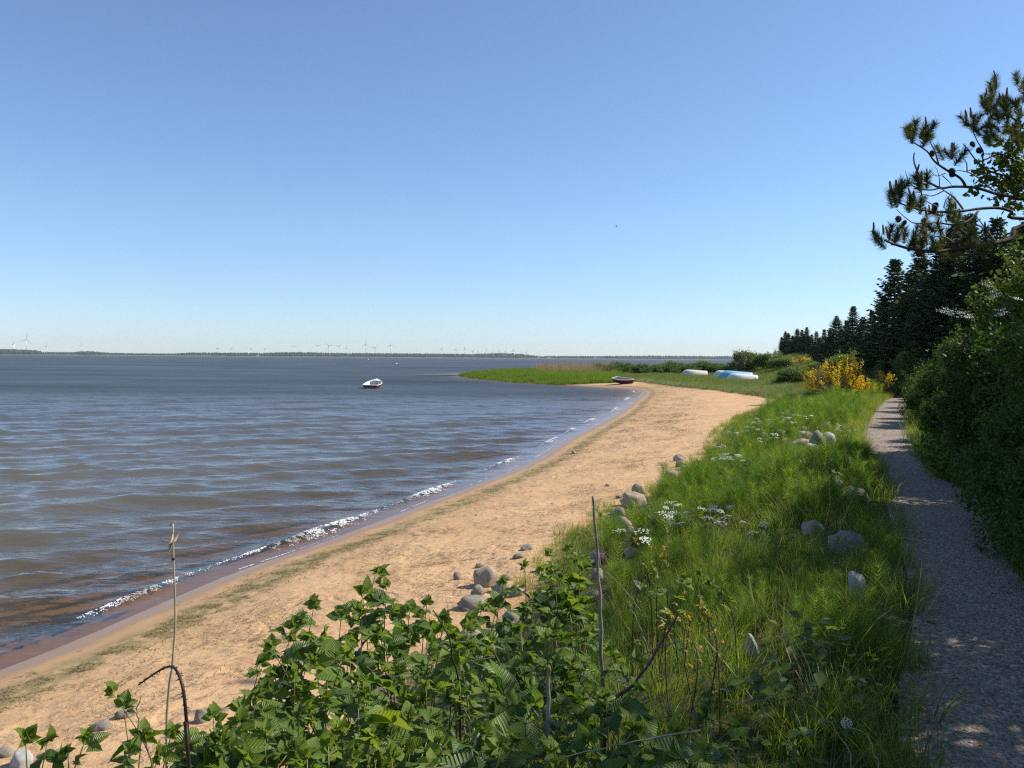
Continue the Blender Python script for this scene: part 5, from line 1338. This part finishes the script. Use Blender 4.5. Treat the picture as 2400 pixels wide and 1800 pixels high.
# light broad leaves growing through the pine at the picture's right side
V_, T_ = [], []
C = np.array([zat((rng.uniform(1110, 1500), 0), 7.6) for k in range(1)])
cc = []
for (x, y, n_) in [(1180,800,40),(1150,850,30),(1100,980,26),(1230,900,60),(1330,780,70),(1420,700,60),(1420,850,90),(1330,960,70),(1450,980,90),(1300,1060,40),(1440,1100,60),(1480,600,60),(1300,720,30),(1470,780,90),(1480,900,90),(1400,940,60),(1380,640,40),(1470,480,40)]:
    for k in range(n_):
        if k % 1 == 0: cc.append(tuple(zat((x + rng.normal(0, 38), y + rng.normal(0, 34)), 7.5 + rng.normal(0, .12))))
tpos = Vector((7.1, 8.1, zg(7.1, 8.1)))
wb = thing('broadleaf_sapling', tpos, 'slender sapling with pale green leaves mingling with the pine limbs', 'tree')
V_, T_ = leaf_quads(np.array(cc) - np.array(tpos), 0.055, 0.2, 0.75)
link('crown', mesh('crown', V_, T_, M['shrubolive']), wb)
tb = MB().tube(spline([Vector((0, 0, -.05)), Vector((-.3, -.2, 1.6)), Vector((-.9, -.5, 2.6)), Vector((-1.3, -.6, 3.6))], 10), [0.03 - 0.0022 * i for i in range(10)], 6)
for k in range(14):
    e = Vector(cc[rng.integers(0, len(cc))]) - tpos; tb.tube([Vector((-.8, -.45, 2.4)), (Vector((-.8, -.45, 2.4)) + e) / 2 + Vector((0, 0, .1)), e], [0.008, 0.006, 0.002], 4)
link('trunk', tb.me('trunk', M['bark']), wb)

# ------------------------------------------------------------------ boats
M['hullwhite'] = solid('hull_white', (0.78,0.77,0.72), 0.35, 0.05, 3)
M['hullcream'] = solid('hull_cream', (0.70,0.70,0.60), 0.4, 0.06, 3)
M['hullblue'] = solid('hull_blue', (0.22,0.50,0.72), 0.35, 0.06, 3)
M['hullgrey'] = solid('hull_grey', (0.46,0.47,0.52), 0.4, 0.10, 4)
M['hullred'] = solid('hull_red', (0.24,0.055,0.035), 0.45, 0.15, 4)
M['hullmaroon'] = solid('hull_maroon', (0.15,0.02,0.03), 0.4, 0.15, 4)
M['inside'] = solid('boat_inside', (0.62,0.63,0.58), 0.5, 0.1, 4)
M['cover'] = solid('boat_cover', (0.06,0.07,0.08), 0.7, 0.15, 8)
M['bench'] = solid('bench_wood', (0.36,0.28,0.19), 0.6, 0.15, 10)
def dinghy(t, L_, B_, D_, mats, cover=False, bench=2):
    """open rowing boat, stern at -Y, bow at +Y, keel at z = 0; hull, inside, gunwale, transom, benches, keel"""
    ns, nc = 17, 11
    def sec(u, inset=0.0):
        hb = B_ / 2 * (0.86 + 0.14 * math.sin(math.pi * min(1, u * 1.25))) * (1 - max(0, (u - 0.45) / 0.55) ** 2.3)
        sheer = D_ * (1 + 0.75 * max(0, u - 0.3) ** 1.7)
        kz = D_ * 0.95 * max(0, (u - 0.72) / 0.28) ** 2.2 + inset
        hb = max(0.012, hb - inset)
        y = -L_ / 2 + L_ * u + (-inset if u > 0.9 else (inset if u < 0.05 else 0))
        pts = []
        for k in range(nc):
            a = -1 + 2 * k / (nc - 1)
            x = hb * math.copysign(abs(a) ** 0.62, a) if abs(a) > 1e-6 else 0
            pts.append((x, y, kz + (sheer - kz) * abs(a) ** 2.1))
        return pts
    def skin(inset, flip):
        V = [p for i in range(ns) for p in sec(i / (ns - 1), inset)]
        Fc = [(i*nc+k, i*nc+k+1, (i+1)*nc+k+1, (i+1)*nc+k) for i in range(ns-1) for k in range(nc-1)]
        Fc.append(tuple(range(nc - 1, -1, -1)))
        return V, [tuple(reversed(f)) for f in Fc] if flip else Fc
    hull_o = link('hull', mesh('hull', *skin(0, True), M[mats['hull']], True), t)
    link('inside', mesh('inside', *skin(0.035, False), M[mats['inside']], True), t)
    for sg, name in ((0, 'gunwale'), (nc - 1, 'gunwale')):
        pl = []
        for i in range(ns):
            p = sec(i / (ns - 1))[sg]; pl.append(Vector(p) + Vector((0, 0, 0.005)))
        link(name, mesh(name, *tube_np(pl, 0.042, 6), M[mats['rail']], True), t)
    s0 = sec(0)
    tr_o = link('transom', mesh('transom', [(p[0]*1.01, p[1]-0.004, p[2]) for p in s0] + [(p[0]*1.01, p[1]-0.04, p[2]) for p in s0],
         [tuple(range(nc)), tuple(range(2*nc-1, nc-1, -1))] + [(k, k+nc, k+nc+1, k+1) for k in range(nc-1)] + [(nc-1, 2*nc-1, nc, 0)], M[mats['transom']]), t)
    link('transom_rail', MB().box((0, -L_/2 - 0.02, D_ + 0.02), (B_ * 0.88, 0.09, 0.05)).me('transom_rail', M[mats['rail']]), tr_o)
    link('keel', mesh('keel', *tube_np([Vector(sec(u)[nc // 2]) + Vector((0, 0, -0.015)) for u in [i / 12 for i in range(13)]], 0.028, 5), M[mats['hull']]), hull_o)
    if cover:
        V, Fc = [], []
        us = [0.02, 0.25, 0.5, 0.72]
        for u in us:
            p = sec(u, 0.02); V += [(p[0][0], p[0][1], p[0][2] - 0.02), (0, p[0][1], p[0][2] + 0.03), (p[-1][0], p[-1][1], p[-1][2] - 0.02)]
        for i in range(3): Fc += [(3*i, 3*i+1, 3*i+4, 3*i+3), (3*i+1, 3*i+2, 3*i+5, 3*i+4)]
        link('cover', mesh('cover', V, Fc, M['cover']), t)
    else:
        for u in [0.12, 0.48, 0.72][:bench + 1]:
            p = sec(u, 0.03); w = abs(p[1][0]) * 2
            link('bench', MB().box((0, p[0][1], D_ * 0.66), (w, 0.24, 0.03)).me('bench', M[mats.get('bench', 'bench')]), t)
w0 = at_z(866, 911, 0)
t = thing('moored_rowing_boat', (w0.x + 0.15, w0.y + 1.6, -0.12), 'white rowing boat with red-brown hull moored out on the water', 'boat')
t.rotation_euler = (R(7), R(1), R(-7))
dinghy(t, 2.6, 1.66, 0.60, dict(hull='hullred', inside='hullwhite', rail='hullwhite', transom='hullred', bench='hullwhite'))
link('bow_deck', mesh('bow_deck', [(0, 1.25, 0.86), (-0.5, 0.62, 0.74), (0.5, 0.62, 0.74), (0, 0.62, 0.80)], [(0, 1, 3), (0, 3, 2)], M['hullwhite']), t)
g = ground(1464, 900)
t = thing('beached_rowing_boat', (g.x, g.y + 0.5, g.z - 0.02), 'dark red rowing boat with white rail pulled up at the water edge', 'boat')
t.rotation_euler = (Matrix.Rotation(R(12), 3, 'X') @ Matrix.Rotation(R(-132), 3, 'Z')).to_euler()
dinghy(t, 2.5, 1.2, 0.52, dict(hull='hullmaroon', inside='inside', rail='hullwhite', transom='hullwhite'), cover=True)
def overturned(px, py, L_, B_, D_, mats, rz, label, dz=0.0, back=0.0):
    g = ground(px, py)
    t = thing('overturned_boat', (g.x, g.y + back, zg(g.x, g.y + back) + D_ * 1.14 + 0.02 + dz), label, 'boat', 'boats lying upside down in the meadow')
    t.rotation_euler = Euler((math.pi - R(4), 0, R(rz))).to_matrix().to_euler()
    dinghy(t, L_, B_, D_, mats)
    return t
overturned(1626, 882, 4.6, 1.7, 0.92, dict(hull='hullcream', inside='inside', rail='hullwhite', transom='hullgrey'), -82, 'cream rowing boat lying upside down alone near the hedge')
overturned(1712, 887, 4.2, 1.7, 1.0, dict(hull='hullcream', inside='inside', rail='hullwhite', transom='hullgrey'), -84, 'cream boat upside down behind the sky-blue one', back=3.0)
overturned(1728, 890, 5.2, 1.9, 1.08, dict(hull='hullblue', inside='inside', rail='hullblue', transom='hullblue'), -80, 'sky-blue boat lying upside down in the meadow', back=1.2)
overturned(1738, 893, 4.3, 1.6, 0.82, dict(hull='hullwhite', inside='inside', rail='hullgrey', transom='hullgrey'), -86, 'white boat upside down in front of the sky-blue one')
# post in the meadow
g = ground(1868, 876)
tp_ = thing('wooden_post', g, 'short dark wooden post standing in the meadow', 'post')
link('shaft', mesh('shaft', *tube_np([(0, 0, -0.2), (0, 0, 0.95)], [0.09, 0.08], 8), M['bark']), tp_)
link('cap', mesh('cap', *tube_np([(0, 0, 0.95), (0, 0, 0.99), (0, 0, 1.02)], [0.085, 0.075, 0.03], 8), M['bark']), tp_)

# ------------------------------------------------------------------ far shore
M['farfield'] = soil_mat('far_fields', (0.09,0.13,0.05), (0.13,0.16,0.07), (0.18,0.19,0.10), 0.004)
M['farwood'] = foliage('far_trees', [(0.022,0.045,0.020),(0.035,0.062,0.026),(0.055,0.085,0.034)], 0.0, 0.8, 0.05)
M['turbine'] = solid('turbine_white', (0.74,0.76,0.78), 0.4, 0.02, 0.1)
M['redroof'] = solid('red_roof', (0.33,0.10,0.06), 0.7, 0.1, 0.5)
M['greyroof'] = solid('grey_roof', (0.16,0.16,0.17), 0.7, 0.1, 0.5)
M['render'] = solid('house_wall', (0.72,0.70,0.64), 0.7, 0.04, 0.5)
M['glass'] = solid('house_window', (0.05,0.06,0.07), 0.2, 0.05, 1)
DF = pchip([-3000, 0, 700, 1300, 1800, 2600, 5000], [3800, 4000, 4400, 5000, 5800, 6600, 7500])
def fars(px, extra=0.0):
    y = float(DF(px)) + extra
    x = float(ray(px, 838)[0]) * y
    return x, y
pxs = np.linspace(-2600, 4600, 220)
V = []
hill = pchip([-2600, 0, 140, 260, 420, 700, 1000, 1180, 1300, 1700, 4600], [6, 6, 10, 6, 7, 4, 4, 6, 4, 4, 5])
for p in pxs:
    x, y = fars(p)
    for k, (ex, fz) in enumerate([(0, -1.0), (25, 0.8), (120, 2.2), (420, 1.0), (1300, 1.0)]):
        xx = x * (y + ex) / y
        V.append((xx, y + ex + 60 * fbm(p * 0.004, k, 2), fz if k < 3 else (float(hill(p)) * (1 if k == 3 else 1.2) + 3 * fbm(p * 0.02, k * 3, 3))))
tag(link('far_shore', mesh('far_shore', np.array(V), grid_faces(len(pxs), 5)[:, ::-1].copy(), M['farfield'], True)), kind='structure')
# far woods: thousands of trees that read as one dark band
tops = pchip([-2600, 0, 60, 95, 100, 150, 200, 260, 400, 450, 500, 600, 700, 800, 900, 1000, 1100, 1180, 1230, 1260, 1350, 1450, 1550, 1720, 4600],
             [12, 12, 11, 9, 5, 5, 9, 6, 5, 8, 8, 8, 10, 9, 9, 9, 9, 11, 9, 6, 6, 7, 8, 8, 9])
Vt, Tt, nv = [], [], 0
base = []
for k in range(7):
    a = 2 * math.pi * k / 7; base.append((math.cos(a), math.sin(a)))
for k in range(6500):
    p = rng.uniform(-1500, 3600) if k % 4 == 0 else rng.uniform(-60, 1800)
    if vnoise(p * 0.021, 0.5) < 0.22 and 90 < p < 700: continue
    ex = rng.uniform(60, 500); x, y = fars(p, ex)
    zb = float(np.interp(ex, [0, 25, 120, 420], [0, 0.8, 2.2, float(hill(p))]))
    hh = max(7.0, (float(tops(p)) * 1.02 * rng.uniform(0.7, 1.08)) * y / FPX - zb); rr = hh * rng.uniform(0.22, 0.42)
    con = rng.random() < 0.35
    ring = [(0.05, 0.35), (0.30, 1.0), (0.62, 0.55 if con else 0.95), (1.0, 0.02 if con else 0.30)]
    for (t_, w_) in ring:
        for c_, s_ in base:
            j = rng.uniform(0.75, 1.2); Vt.append((x + c_ * rr * w_ * j, y + s_ * rr * w_ * j, zb + hh * (t_ + 0.04 * rng.normal())))
    for i in range(3):
        for q_ in range(7):
            q2 = (q_ + 1) % 7; a_ = nv + i*7; Tt += [(a_+q_, a_+q2, a_+7+q2), (a_+q_, a_+7+q2, a_+7+q_)]
    Tt += [(nv + 21, nv + 21 + q_, nv + 22 + q_) for q_ in range(1, 6)]
    nv += 28
tag(link('far_wood', mesh('far_wood', np.array(Vt), np.array(Tt), M['farwood'])), 'dark belt of woods along the far shore', kind='stuff')

def turbine(px, hub, base_y, label, blade=None, spin=0.0, yaw=0.0, dist=0):
    x, y = fars(px, 300 + dist); kz = y / FPX
    top = at_depth(px, hub, y); h = top.z - 3
    t = thing('wind_turbine', (top.x, y, 3), label, 'wind turbine', 'wind turbines on the far shore')
    bl = (blade or h * 0.38)
    link('tower', mesh('tower', *tube_np([(0, 0, -3), (0, 0, h)], [1.9, 1.2], 10), M['turbine'], True), t)
    ry = Matrix.Rotation(yaw, 3, 'Z')
    nac = link('nacelle', MB().box(ry @ Vector((0, 1.5, h + 1)), (4, 9, 4), ry).me('nacelle', M['turbine']), t)
    for k in range(3):
        a = spin + k * 2.0944; d_ = ry @ Vector((math.sin(a), 0, math.cos(a))); c_ = ry @ Vector((math.cos(a), 0, -math.sin(a)))
        hb = Vector((0, 0, h + 1)) + ry @ Vector((0, -4.5, 0)); th = ry @ Vector((0, 0.5, 0)); v = []
        for (u, w) in ((0.0, 0.9), (0.2, 1.5), (0.6, 1.0), (1.0, 0.35)):
            for q_ in (1, -1): v += [hb + d_ * bl * u + c_ * w * q_ + th, hb + d_ * bl * u + c_ * w * q_ - th]
        f = [(0,1,3,2), (12,14,15,13)]
        for i in range(3):
            o = 4 * i; f += [(o, o+4, o+5, o+1), (o+1, o+5, o+7, o+3), (o+3, o+7, o+6, o+2), (o+2, o+6, o+4, o)]
        link('blade', mesh('blade', v, f, M['turbine']), t)
    link('hub', mesh('hub', *tube_np([ry @ Vector((0, -3.2, 0)) + Vector((0, 0, h + 1)), ry @ Vector((0, -5.4, 0)) + Vector((0, 0, h + 1))], [2.0, 0.8], 8), M['turbine']), nac)
turbine(62, 796, 831, 'tallest wind turbine, standing alone over dark woods on the far shore', 36, 0.2, 0.3)
LT = ['faint wind turbine low over the woods beside the tallest one', 'white wind turbine standing alone above the flat far shore',
      'thin white wind turbine in the sparse row above low far woods', 'grey wind turbine in the middle cluster above the far woods', 'tiny wind turbine in the distant row beyond the reed spit']
for (px, hub, li) in [(33,808,0),(111,811,0),(191,809,1),(510,818,2),(542,818,2),(589,819,2),(622,819,2),(690,814,2),
                      (744,811,3),(771,811,3),(797,812,3),(811,816,3),(857,808,3),(878,816,3),(916,809,3),
                      (1034,819,4),(1069,820,4),(1089,818,4),(1108,824,4),(1120,824,4),(1140,822,4),(1156,825,4),(1170,824,4),(1186,825,4),(1204,822,4),(1233,826,4)]:
    turbine(px, hub, 836, LT[li], None, rng.uniform(0, 2), rng.uniform(-0.6, 0.6), rng.uniform(0, 200))
def house(px, w, h, roof, label):
    x, y = fars(px, 40); t = thing('farmhouse', (x, y, 0.6), label, 'house', 'houses on the far shore'); k = y / FPX
    W, D, H = w * k, 9.0, h * k * 0.55; rh = h * k * 0.5
    wl_ = link('wall', mesh('wall', [(-W/2,0,0),(W/2,0,0),(W/2,D,0),(-W/2,D,0),(-W/2,0,H),(W/2,0,H),(W/2,D,H),(-W/2,D,H),(-W/2,D/2,H+rh),(W/2,D/2,H+rh)], [(0,1,5,4),(1,2,6,9,5),(2,3,7,6),(3,0,4,8,7)], M['render']), t)
    link('roof', mesh('roof', [(-W/2-.4,-.5,H-.3),(W/2+.4,-.5,H-.3),(W/2+.4,D/2,H+rh+.2),(-W/2-.4,D/2,H+rh+.2),(W/2+.4,D+.5,H-.3),(-W/2-.4,D+.5,H-.3)], [(0,1,2,3),(3,2,4,5)], M[roof]), t)
    link('door', MB().box((0, -0.05, 1.05), (1.2, 0.1, 2.1)).me('door', M['glass']), wl_)
    for sx_ in (-0.3, 0.3): link('window', MB().box((W * sx_, -0.05, H * 0.55), (W * 0.14, 0.1, H * 0.3)).me('window', M['glass']), wl_)
house(603, 5, 3.5, 'greyroof', 'tiny white house on the far shore under the row of thin turbines')
house(1262, 7, 4.5, 'greyroof', 'pale farmhouse on the far shore left of the red-roofed one')
house(1286, 9, 5.5, 'redroof', 'red-roofed farmhouse on the far shore beyond the reed spit')
house(1395, 6, 3.5, 'greyroof', 'small white house alone on the far shore past the red-roofed one')
# ---- mooring buoys, gulls
def buoy(px, py, r_, label):
    w = at_z(px, py, 0); t = thing('mooring_buoy', (w.x, w.y, -r_ * 0.3), label, 'buoy', 'mooring buoys')
    V, Fc = [], []
    for i in range(7):
        a = math.pi * i / 6
        for k in range(10): b_ = 2 * math.pi * k / 10; V.append((r_ * math.sin(a) * math.cos(b_), r_ * math.sin(a) * math.sin(b_), r_ * 0.3 + r_ * math.cos(a)))
    for i in range(6):
        for k in range(10): k2 = (k + 1) % 10; Fc.append((i*10+k, (i+1)*10+k, (i+1)*10+k2, i*10+k2))
    link('float', mesh('float', V, Fc, M['hullwhite'], True), t)
    link('ring', mesh('ring', *tube_np([(0, 0, r_ * 1.2), (r_ * .15, 0, r_ * 1.5), (0, 0, r_ * 1.65), (-r_ * .15, 0, r_ * 1.5), (0, 0, r_ * 1.2)], r_ * 0.06, 5), M['bark']), t)
buoy(863, 842.5, 0.75, 'tiny white buoy far out below the turbine cluster')
buoy(929, 853, 0.40, 'small white buoy floating beyond the moored boat')
M['gull'] = solid('gull_plumage', (0.22,0.23,0.25), 0.7, 0.1, 3)
def gull(px, py, dep, span, rot, label):
    p = at_depth(px, py, dep); t = thing('gull', p, label, 'bird', 'gulls in the sky')
    t.rotation_euler = rot
    s_ = span
    link('body', mesh('body', *tube_np([(0, -.22*s_, 0), (0, -.12*s_, .01*s_), (0, 0, 0), (0, .12*s_, .01*s_), (0, .19*s_, .015*s_), (0, .23*s_, .01*s_)], [.005*s_, .03*s_, .05*s_, .04*s_, .028*s_, .006*s_], 8), M['gull'], True), t)
    for sg in (-1, 1):
        link('wing', mesh('wing', [(0.02*sg*s_, .08*s_, .02*s_), (0.02*sg*s_, -.06*s_, .02*s_), (.25*sg*s_, .12*s_, .12*s_), (.25*sg*s_, -.05*s_, .11*s_), (.5*sg*s_, -.04*s_, .06*s_), (.25*sg*s_, .03*s_, .135*s_)], [(0,1,3,5),(0,5,2),(2,5,4),(5,3,4)], M['gull']), t)
gull(1445, 531, 160, 1.0, (0.2, 0.5, 1.0), 'small dark gull flying high over the reed spit')
gull(2111, 299, 150, 0.95, (0.3, -0.4, 0.6), 'small dark gull flying near the pine limbs')

# ------------------------------------------------------------------ the air over the water
hz = bpy.data.materials.new('haze'); hz.use_nodes = True
hn = hz.node_tree.nodes; hn.clear()
ho = hn.new('ShaderNodeOutputMaterial'); pv = hn.new('ShaderNodeVolumePrincipled')
pv.inputs['Color'].default_value = (0.88, 0.94, 1.0, 1); pv.inputs['Density'].default_value = 0.00005; pv.inputs['Anisotropy'].default_value = 0.1
hz.node_tree.links.new(pv.outputs[0], ho.inputs['Volume'])
tag(link('haze', MB().box((0, 4200, 79), (15000, 9000, 166)).me('haze', hz)), 'thin pale haze over the water', kind='stuff')
